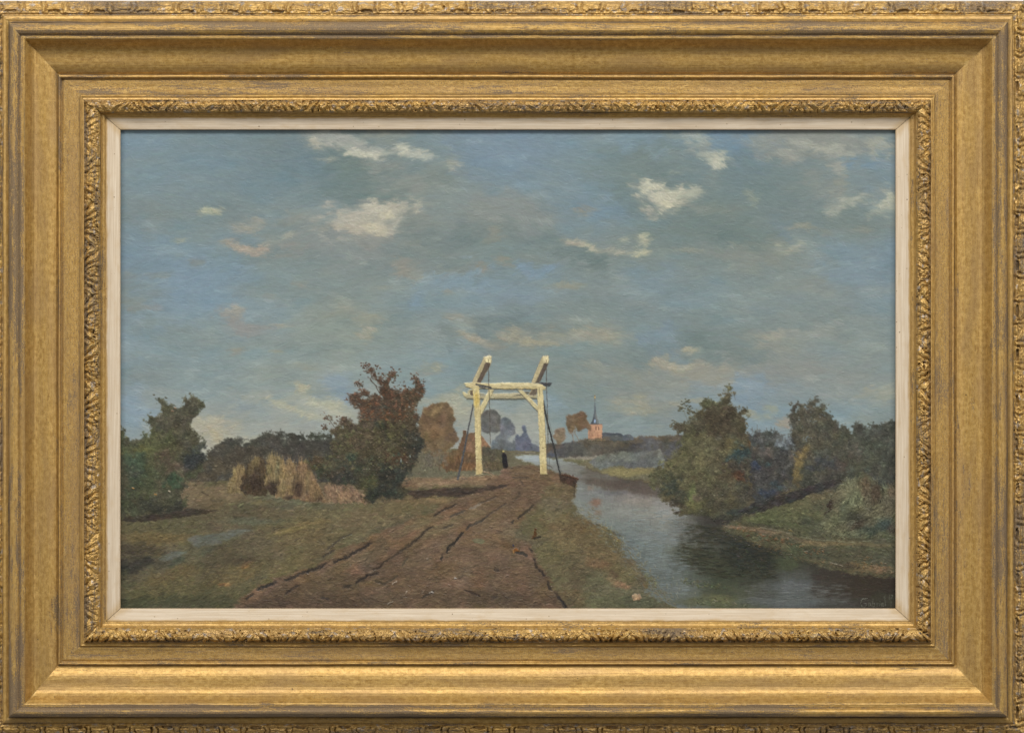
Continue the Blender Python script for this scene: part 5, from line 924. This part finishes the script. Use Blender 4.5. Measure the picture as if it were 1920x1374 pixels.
for i in range(0):
    r = np.random.default_rng(70+i); x = r.uniform(430,600); line([(x,r.uniform(862,876)+abs(x-510)*.12),(x+r.normal(0,3),r.uniform(850,862)+abs(x-510)*.12)], 1.2, (150,130,92), None, .6, 1.)

leafy('painted_tree', 'tall painted tree at the left edge, green below and brown above', [(218,800),(226,799),(236,806),(245,824),(254,822),(262,815),(270,811),(283,811),(280,802),(276,796),(266,790),(270,784),(286,777),(296,776),(304,771),(301,760),(298,753),(293,748),(290,741),(298,742),(304,748),(312,747),(314,758),(325,759),(333,766),(343,764),(344,755),(341,748),(350,745),(354,741),(361,741),(366,747),(376,747),(379,754),(386,757),(384,764),(380,768),(377,776),(368,782),(362,790),(358,801),(366,809),(374,816),(380,823),(388,836),(392,846),(386,856),(381,866),(383,880),(376,890),(366,900),(354,912),(350,922),(355,940),(352,955),(340,962),(307,965),(275,967),(245,973),(218,978)], (80,80,62),
  [(355,762,20,14,0,(86,82,72),.8),(315,780,24,16,0,(92,88,72),.7),(340,800,26,16,0,(84,78,68),.7),(300,790,14,9,0,(84,78,68),.6),(300,835,34,20,0,(86,90,60),.8),(266,845,16,12,0,(102,98,54),.8),(285,850,20,14,0,(88,92,60),.7),(240,830,20,16,0,(80,88,60),.7),(250,870,24,20,0,(64,84,68),.8),(240,900,24,20,0,(60,78,62),.7),(320,845,24,12,0,(84,80,58),.6),(320,875,24,16,10,(98,80,70),.8),(335,868,10,6,30,(134,110,100),.6),(345,835,16,14,0,(74,72,66),.6),
   (366,866,16,24,10,(52,56,64),.9),(370,840,12,12,0,(72,76,76),.7),(250,885,10,8,0,(66,66,68),.6),(290,890,18,16,0,(86,92,64),.7),(325,903,16,10,0,(54,80,62),.85),(330,890,10,6,0,(66,80,60),.5),(300,905,14,9,0,(96,80,68),.6),(345,885,10,12,0,(112,92,84),.5),(270,920,24,14,0,(72,82,56),.7),(320,935,36,16,0,(80,78,62),.7),(275,950,34,12,0,(52,54,48),.8),(330,955,30,8,0,(50,50,50),.8),(240,950,20,16,0,(72,80,56),.7),(350,920,8,12,0,(62,62,60),.6),(228,890,10,40,0,(84,70,56),.5)],
  8200, (3,8), (1.5,3), 2.5,3,2, 800, seed=120, lum=.11, angj=45, jit=.03)
E_L = len(ELEM)-1
for (x,y,c) in ((248,914,(176,128,60)),(290,926,(168,120,60)),(316,920,(206,190,170)),(327,764,(160,128,104)),(322,770,(140,110,90))): line([(x,y),(x+3,y+1)], 2.4, c, E_L, .9, 1.4, .5)
sh = polymask([(226,974),(245,968),(290,964),(340,958),(360,952),(385,956),(412,957),(395,961),(360,965),(330,970),(290,976),(250,978)], 1, 1.5, 1); gs = G((64,56,50), .08, 121, 8); fill(sh, gs, None or E_L, .5, .9); strokes(sh, 300, (6,13), (1.5,3), gs, -4, 8, .015, .65, .8, E_L, seed=121, lum=.07)

leafy('painted_tree', 'biggest painted tree, russet crown and dark green skirt', [(574,862),(580,857),(592,856),(608,858),(620,855),(617,835),(626,818),(619,808),(608,803),(606,797),(612,799),(622,803),(630,798),(620,790),(615,781),(620,778),(628,792),(636,797),(638,784),(643,782),(649,790),(656,788),(662,790),(668,790),(672,785),(668,768),(657,757),(655,743),(666,736),(678,740),(682,733),(678,726),(668,725),(669,715),(675,721),(684,728),(692,736),(702,738),(712,740),(714,734),(708,724),(702,712),(694,701),(684,697),(680,691),(683,682),(688,690),(696,688),(706,694),(713,692),(710,703),(716,710),(722,713),(729,708),(727,700),(740,697),(741,707),(732,716),(730,727),(738,728),(743,724),(752,733),(762,727),(773,729),(776,714),(776,703),(784,711),(792,716),(796,727),(795,743),(782,757),(776,765),(783,776),(789,785),(786,792),(786,811),(793,821),(795,837),(788,853),(785,868),(777,873),(777,890),(764,900),(761,914),(772,921),(760,933),(730,939),(702,944),(682,940),(672,932),(682,922),(664,915),(641,911),(621,907),(610,899),(594,896),(586,884),(576,874)], (78,70,56),
  [(700,700,24,14,20,(86,62,52),.95),(735,720,34,16,0,(82,62,54),.9),(785,725,14,20,0,(72,62,50),.85),(690,750,40,22,0,(84,66,56),.9),(740,755,36,16,0,(74,60,48),.8),(775,745,16,12,0,(70,62,52),.7),(720,770,12,10,0,(56,62,58),.7),(700,785,30,14,0,(84,68,60),.8),(735,785,24,12,0,(80,66,48),.7),(765,785,24,26,0,(82,70,54),.8),(715,795,12,8,0,(50,66,58),.7),(675,800,30,14,0,(84,74,64),.7),(640,795,20,12,0,(96,82,72),.7),(640,830,26,16,0,(84,80,60),.7),(655,825,10,6,0,(120,98,76),.5),(690,825,34,16,0,(78,68,54),.7),(740,815,34,16,0,(74,68,50),.7),
   (775,830,20,16,0,(50,58,56),.9),(785,850,12,16,0,(48,54,56),.8),(765,850,24,18,0,(56,56,50),.7),(715,845,34,16,0,(74,66,48),.7),(665,853,14,8,0,(60,82,74),.85),(645,870,30,16,0,(54,62,58),.75),(615,868,24,12,0,(86,80,60),.8),(595,866,16,10,0,(88,72,56),.7),(600,885,18,10,0,(68,80,62),.7),(690,880,30,16,0,(58,62,48),.7),(740,865,26,12,0,(76,58,44),.85),(752,862,10,8,0,(88,58,42),.7),(725,888,30,10,0,(60,50,42),.7),(690,905,20,14,0,(72,78,44),.7),(740,905,36,20,0,(46,50,46),.9),(710,928,40,12,0,(44,50,46),.9),(760,890,20,20,0,(50,56,54),.8),(640,900,30,9,0,(48,54,54),.75),(620,890,14,6,0,(62,54,44),.5),(765,815,16,8,0,(62,64,58),.6)],
  12500, (3,9), (1.5,3), 2,3,2.2, 1300, seed=130, lum=.13, angj=40, jit=.03, ragged=3)
E_BT = len(ELEM)-1
tm = (ids == E_BT)
clumps((tm & (YY < 790)).astype(np.float32), 190, G((112,74,54), .1, 190), E_BT, (2, 4.5), .16, .16, 190, 1.1, 2., .5)
clumps((tm & (YY > 785) & (YY < 880) & (XX < 760)).astype(np.float32), 170, G((100,98,66), .12, 191), E_BT, (2, 5), .16, .16, 191, 1.1, 2., .48)
clumps((tm & (YY > 850)).astype(np.float32), 80, G((62,76,60), .12, 192), E_BT, (2, 5), .16, .16, 192, 1., 2., .45)
for pts, w in (([(693,708),(698,716),(704,722),(708,730),(712,737)],1.5),([(704,722),(712,728)],1.),([(697,705),(694,712),(699,718)],1.1),([(735,700),(731,710),(728,720)],1.2),([(616,785),(624,796),(632,806)],1.),([(672,718),(676,730),(684,740)],1.),([(778,708),(780,725)],1.1)): line(pts, w, (78,66,58), E_BT, .9, .9, .4)
r = np.random.default_rng(131)
for (x,y,s,n_) in ((684,686,5,22),(700,692,8,30),(737,700,6,26),(778,706,5,18),(790,722,5,20),(670,718,5,20),(660,745,6,24),(612,783,5,16),(642,786,6,20),(608,800,4,14),(725,712,6,22),(680,734,6,20),(757,727,6,20)):
    for q in range(n_): a_, b_ = r.normal(x, s), r.normal(y, s*.8); line([(a_,b_),(a_+r.uniform(-2,3),b_+r.uniform(-1.5,1.5))], r.uniform(1.3,2.6), np.array([(92,66,54),(76,58,48),(110,80,66)][q % 3])*r.uniform(.85,1.1), E_BT, .85, .9)
for q in range(260):
    x, y = r.uniform(590,790), r.uniform(730,900)
    if ids[int(y-PY0), int(x-PX0)] != E_BT: continue
    line([(x,y),(x+r.uniform(-2,3),y+r.uniform(-1.5,1.5))], r.uniform(1.1,1.9), [(128,104,84),(112,92,78),(120,112,90),(140,118,104)][q % 4], E_BT, .6, 1.3)
for (x,y) in ((752,860),(752,863),(769,854)): line([(x,y),(x,y+2.5)], 1.6, (170,190,196), E_BT, .9, 1.2)
line([(766,762),(769,763)], 2, (150,160,160), E_SKY, .8)
line([(628,944),(600,941),(560,944)], 1.3, (160,138,112), None, .5, 1.2, .6, .3)

# ================================================================ the figure
e = element('painted_figure', 'small painted figure in black clothes and a pale cap walking on the track')
m = polymask([(941,852),(943,849.5),(947,849),(950,853),(951,862),(953,875),(949,877.5),(944,877),(942,868)], 0, .3, .3); g = G((40,38,42), .06, 140, 5); fill(m, g, e, 1.); strokes(m, 40, (4,8), (1,2), g, 85, 12, .02, .6, 1.1, e, seed=140, lum=.1)
line([(943.3,846.2),(944.3,846.2)], 3.2, (196,180,118), e, 1., 1.4); line([(943.6,848.6),(944.6,848.6)], 2.2, (70,54,48), e, .9, 1.); line([(951,878),(962,878)], 2, (84,72,64), e_tr, .7, .5, .5)
line([(1004,849),(1006,849)], 1, (80,80,80), None, .3)
line([(968,848.5),(1005,850)], 1.2, (92,88,92), None, .8, .8, .4); line([(985,848),(1004,848.6)], 1, (172,158,146), None, .7, .9)

# ================================================================ drawbridge, thick cream paint
e = element('painted_drawbridge', 'cream white painted wooden drawbridge over the track')
def beam(pts, c, sd, ang=0, bl=(), n=120, h=1.9, fi=.5):
    m = polymask(pts, 0, fi, fi); g = G(c, .035, sd, 6); blobs(g, bl, .3, .2); fill(m, g, e, h*.8); strokes(m, n, (5,12), (1,2.5), g, ang, 8, .015, .55, h*.8, e, seed=sd, lum=.035, thr=.8)
    return m
DK = (88,80,74)
# struts, chains behind
line([(887.5,757),(880,795),(870,845),(858.5,898)], 2.2, (80,82,90), e, .95, 1., .4, 0, 4.2)
line([(889,757),(882,795)], .8, (150,150,140), e, .5)
line([(1018,750),(1026,790),(1038,835),(1050,888)], 3.6, (54,56,58), e, .97, 1., .4, 0, 3)
line([(1021,752),(1029,785),(1040,830),(1053,888)], 1., (96,104,110), e, .5)
line([(1026,832),(1027,880)], .8, (70,74,76), e, .6); line([(1030,850),(1030,885)], .8, (70,74,76), e, .5)
# lower beam
beam([(866.5,735),(870,734),(880,740),(1007,739),(1007,746.5),(877,749),(870,743)], (178,168,138), 150, 0, [(872,738,5,4,0,(206,194,150),.8),(940,739.5,60,1.6,0,(190,180,148),.7),(890,742,12,3,0,(196,186,150),.5)])
beam([(885,733),(905,737),(921,742),(884,742)], (150,148,134), 151, 10, n=20)
beam([(921,738),(925,737.6),(978,736.4),(982,738.5),(975,741),(922,741.5)], (190,180,150), 152, 0, n=30)
beam([(962,741.5),(975,739),(983,734),(990,733),(992,737),(980,741)], (110,106,98), 153, -15, n=14)
line([(876,747.6),(940,748.3),(1007,747)], 3., (112,112,102), e, .95, 1.2, .3)
# balance arms
beam([(882.5,721),(885,716.5),(895,696),(905,675),(907,670),(921,668),(920.8,681),(911,700),(898,722)], (182,168,134), 154, -63, [(890,706,4,18,27,(192,178,142),.6)])
beam([(911,679),(920.6,681.2),(916,690),(899.5,720),(893,719),(903,697)], (98,84,76), 155, -63, n=60, h=1.3)
beam([(908,670),(913,667.6),(921.4,668),(920.8,681),(911.2,679.6)], (214,200,160), 156, 80, [(912,669,3,1.5,0,(232,224,190),.6)], 20, 2.4)
line([(884.5,716),(895,695),(906,672)], 1., (104,108,112), e, .7); line([(908,668.5),(913,667)], 1.6, (96,100,110), e, .7); line([(916,675),(916,679)], 1, (110,90,70), e, .8)
beam([(996,718),(1006,692),(1017,667.5),(1029,667),(1028.6,681),(1021,697),(1012,718)], (182,168,134), 157, -66, [(1003,704,4,18,25,(190,176,140),.6)])
beam([(1020,681),(1028.4,681.4),(1024,691),(1011.5,718),(1003.5,718),(1012,700)], (94,84,78), 158, -66, n=60, h=1.3)
beam([(1018,667.5),(1029.2,667),(1028.6,681.5),(1019.5,680.5)], (216,202,162), 159, 80, (), 20, 2.4)
line([(996,716),(1006,691),(1016.5,668)], 1., (100,106,112), e, .7); line([(1017,667.5),(1029,666.5)], 1.2, (90,92,96), e, .6); line([(1024.5,675),(1024.5,680)], 1, (100,84,66), e, .8)
beam([(879,731),(886,729),(886,742),(876,741)], (188,176,142), 160, 60, n=20); beam([(884,731),(888,731),(888,741),(881,740)], (106,90,78), 161, 70, n=14, h=1.2)
beam([(996,730),(1007.5,729),(1006,741),(991,740.5)], (112,98,86), 162, -60, n=30, h=1.2); line([(991,740),(998,730)], 1.6, (176,162,130), e, .85, 1.3)
# slate stub and shadow on the beam
beam([(1010,717.5),(1033.5,716.6),(1033,720),(1030,723.5),(1021,725),(1012,722)], (66,68,74), 163, 0, n=30, h=1.1, fi=.8)
# braces
beam([(916.7,729),(926.5,728.5),(921,741),(910,763),(900,781.5),(900,764),(909,746)], (206,192,148), 164, -63, [(915,742,4,10,27,(214,202,158),.5)], 60)
line([(927,730),(921,742),(910.5,764),(901,782)], .9, (120,110,90), e, .8)
beam([(970,730),(980,732),(994,746),(1008.5,761),(1008.5,770.5),(990,751)], (202,188,146), 165, 45, (), 60)
line([(969,731),(989,752),(1008,772)], 1.1, (112,104,90), e, .85)
# crossbeam
beam([(871,719),(880,718),(885,716.5),(920,719),(957,717),(1014,719.5),(1018,722),(1024,726.5),(1022,731.5),(1007,729),(961,729.8),(925,728.5),(887,729),(874,725.5)], (206,190,146), 166, 0, [(940,720,50,1.6,0,(222,208,164),.7),(990,722,30,2,0,(220,206,166),.6),(980,728,40,1.6,0,(188,168,118),.6),(878,720,6,2,0,(220,208,164),.6)], 200, 2.2, .7)
line([(900,728.8),(924,729.4),(961,730.6),(1006,730)], 1.5, (104,96,84), e, .9); line([(874,726),(886,728.5)], 1.2, (112,104,90), e, .8)
for pts, w in (([(893,721),(905,723.5),(921,727)],3.6),([(895,724.5),(910,728)],2.4)): line(pts, w, (74,74,80), e, .9, 1.2, .8)
# posts
beam([(886.5,724),(897.5,723),(899,735),(900.5,764),(901.3,782),(901.5,820),(903.4,868),(905.5,887),(903,888),(892,891),(892.5,870),(891.5,858),(890,782),(887.8,748)], (204,186,136), 170, 90, [(893,748,6,15,0,(206,178,96),.9),(893,730,5,5,0,(216,200,152),.6),(896,800,4,30,0,(212,196,150),.6),(899,878,6,12,0,(196,168,116),.7),(894,850,2,20,0,(216,202,154),.5)], 240, 2.2, .6)
line([(887,722),(891,729),(889.3,748),(891,800),(893,858)], 1.1, (226,214,170), e, .6, 2.4, .4); line([(899.6,735),(901.6,790),(903.2,850),(905,884)], 1., (150,128,88), e, .6, 1.2)
line([(882,726.5),(889,728.5),(890,737)], 2.4, (210,196,150), e, .9, 2.)
beam([(1007.5,729),(1017.5,728),(1019.5,764),(1021,790),(1022.7,820),(1024,858),(1025.8,889),(1013,889),(1012,858),(1011,820),(1009.5,790),(1008.3,764)], (206,190,144), 171, 90, [(1014,745,4,14,0,(212,198,152),.6),(1018,880,6,12,0,(206,182,124),.7),(1016,820,4,30,0,(212,196,150),.5)], 240, 2.2, .6)
line([(1011.3,728),(1012,742)], 1., (112,100,80), e, .8); line([(1019.5,760),(1023,820),(1025.6,886)], 1., (156,132,92), e, .6, 1.2)
for (x,y) in ((894,861),(893,838),(1017,840),(1022,838)): line([(x,y),(x+1.5,y)], 1.3, (110,90,64), e, .7)
line([(890,891),(906,889)], 1.4, (176,160,130), e, .7, 1.5, .8); line([(1025,870),(1048,884)], 1.6, (84,72,62), e_tr, .6, .7, 1.5, .3)
# chains
for pts in ([(915.7,686),(916.5,705),(916.7,728),(917.6,755),(918.6,785),(919.2,832)], [(1024.6,684),(1024.8,726),(1026,760),(1027,800),(1027.4,832)]):
    line(pts, 1.15, (74,66,62), e, .9, 1.2, .4)
    for k in range(0, 46, 2):
        t = k/46*(pts[-1][1]-pts[0][1]); y = pts[0][1]+t; x = np.interp(y, [p[1] for p in pts], [p[0] for p in pts]); line([(x,y),(x,y+1.3)], .9, (150,140,126) if k % 4 else (52,48,46), e, .6, 1.2)
# rubble at the foot
line([(908,884),(916,886),(926,892)], 3, (150,122,94), e_tr, .8, 1.2, 1.4); line([(914,882),(922,888)], 1.6, (104,84,68), e_tr, .7, .8, 1)
line([(866,897),(876,898)], 2.6, (88,78,74), None, .6, .6, 1.2)

# ================================================================ signature
e = element('painted_signature', 'pale brushed signature reading Gabriel in the lower right corner')
SG = (142,146,132)
def sig(*pts, w=.9, al=.45): line(list(pts), w, SG, e, al, 1.2, .15, soft=.8)
sig((1623,1124),(1619,1122),(1615,1125),(1614,1131),(1616,1137),(1621,1138),(1624,1135)); sig((1624,1135),(1624,1131),(1620,1131)); sig((1614,1125),(1622,1121),(1626,1122), w=.9)
sig((1632,1131),(1629,1130),(1628,1134),(1629,1137),(1632,1134)); sig((1632,1130),(1633,1137))
sig((1637,1123),(1636,1130),(1636.5,1137)); sig((1636.5,1132),(1640,1131),(1640,1136),(1636.5,1137))
sig((1644,1131),(1644.5,1137)); sig((1644,1133),(1647,1131))
sig((1649.5,1131),(1650,1137)); sig((1649.5,1127),(1650,1128))
sig((1653,1134),(1656,1132),(1655,1130.5),(1652.5,1132),(1653,1136.5),(1657,1136))
sig((1659,1119),(1659.5,1128),(1660,1136)); sig((1656,1121),(1659,1117))
sig((1668,1115),(1667,1123)); sig((1671,1115),(1674,1116),(1673,1120),(1670,1121), w=1.2); sig((1671,1127),(1670.5,1137))

# the small broken touches that finish the land: pale and dark flicks of the brush
landm = np.ones((PH, PW), bool); landm[ids == E_SKY] = False
for k_, q_ in enumerate(ELEM):
    if q_[0] in ('painted_drawbridge', 'painted_church', 'painted_figure', 'painted_signature', 'painted_river', 'painted_ditch', 'painted_hen', 'painted_stone'): landm[ids == k_] = False
landm[:700-PY0] = landm[:700-PY0] & (np.random.default_rng(5).random((700-PY0, PW)) > .3)
ys_, xs_ = np.nonzero(landm & (YY > 820) | landm & (ids != 0) & (YY > 690)); rs = np.random.default_rng(171); src_ = box(col, 2)
for j in rs.integers(0, len(ys_), 21000):
    y, x = int(ys_[j]), int(xs_[j]); k_ = rs.random(); far = (y+PY0) < 862 and 780 < x+PX0 < 1250
    f_ = rs.uniform(1.12, 1.42) if k_ < .5 else rs.uniform(.66, .9)
    if far: f_ = 1+(f_-1)*.35
    c_ = src_[y, x]*f_+np.array((.012, .004, -.002), np.float32)*(k_ < .5)*rs.normal(.5, 1)
    if (y+PY0) > 905: a_ = rs.normal(-8, 20)
    else: a_ = rs.normal(0, 50)
    dab(x+PX0, y+PY0, int(rs.integers(2, 9)), float(rs.integers(2, 5))/2, a_, np.clip(c_, .02, 1), rs.uniform(.35, .7), 1.3 if k_ < .5 else .5, None)
# wet edges: neighbouring dabs melt a little into each other, the dry sky ticks stay
skym = (ids == E_SKY).astype(np.float32)
wet = (.12*(1-skym)+.2*skym); wet[ids == ELEM.index(next(q for q in ELEM if q[0] == 'painted_drawbridge'))] = .12
wet = box(wet, 1)[..., None]
col[:] = col*(1-wet)+box(box(col, 1), 1)*wet
col[:] = np.where(skym[..., None] > .5, col, col*np.array((.99, 1.005, .955), np.float32))

gm = col.mean(2, keepdims=True); sat = np.where(skym > .5, .96, .85)
for k_, q_ in enumerate(ELEM):
    if q_[0] in ('painted_field', 'painted_bank', 'painted_far_meadow', 'painted_track', 'painted_straw_heap'): sat[ids == k_] = .74
sat = sat[..., None]
col[:] = gm+(col-gm)*sat
# soft tonal drift through the land, as one hand glazed it
col *= (1+.05*(1-skym)*fbm(34, 995, 3))[..., None]

lift = np.ones((PH, PW, 1), np.float32)
for nm_, v_ in (('painted_drawbridge', 1.04), ('painted_church', 1.14), ('painted_river', 1.12), ('painted_field', 1.06), ('painted_track', 1.06), ('painted_stook', .93), ('painted_reeds', .93), ('painted_house', 1.04), ('painted_tree', 1.05), ('painted_bush', 1.05)):
    for k_, q_ in enumerate(ELEM):
        if q_[0] == nm_: lift[ids == k_] = v_
col[:] = np.where(skym[..., None] > .5, col*np.array((.945, .935, .905), np.float32), col*np.array((.905, .89, .88), np.float32)*lift)
e_f = [k_ for k_, q_ in enumerate(ELEM) if q_[0] == 'painted_field'][0]
e_v = element('painted_verge', 'rough brown green painted verge between the track and the river')
ids[(ids == e_f) & (XX > 1235) & (YY < 1085)] = e_b
ids[(ids == e_f) & (XX > 955)] = e_v
# a thread of canvas weave and fine dirt over all of it
wv = (np.sin(XX*2.1+W2x)*.5+np.sin(YY*2.3+W2y)*.5)
hgt += .05*wv+.05*vnoise(PH, PW, 1.7, 991)+.06*fbm(5, 992, 2)
col *= (1+.012*vnoise(PH, PW, 1.5, 993)+.02*fbm(2.6, 994, 2, 8))[..., None]
np.clip(col, .02, .95, out=col)

PGAIN = 1.0
# ================================================================ the painted canvas as a relief of pigment
lin = np.where(col <= .04045, col/12.92, ((col+.055)/1.055)**2.4).astype(np.float32)*PGAIN
IMP = .95                                                    # thickness of a full brush load, in photograph pixels
Xc = ((XX-960)*U).astype(np.float64); Zc = ((687-YY)*U).astype(np.float64)
thick = box((.55+.5*(ids != E_SKY)).astype(np.float32), 2)   # the land is laid on heavier than the sky
Hc = (hgt*IMP*thick+.8)*U
qi = np.maximum.reduce([ids[:-1, :-1], ids[1:, 1:]])
qi = ids[:-1, :-1]
canvas_me = boxmesh('canvas', (PX0-6-960)*U, (PX0+PW+6-960)*U, -.3*U, .005, (687-PY0-PH-6)*U, (687-PY0+6)*U)
canvas = child('canvas', canvas_me, M_WOOD, root)
for k, (nm, lb) in enumerate(ELEM):
    sel = qi == k
    if sel.sum() < 3: continue
    ys, xs = np.nonzero(sel); y0, y1, x0, x1 = ys.min(), ys.max()+2, xs.min(), xs.max()+2
    sl = (slice(y0, y1), slice(x0, x1))
    me = grid_mesh(nm, Xc[sl], Zc[sl], Hc[sl], cols=lin[sl], keep=sel[y0:y1-1, x0:x1-1])
    o = child(nm, me, M_OIL, canvas, lb)
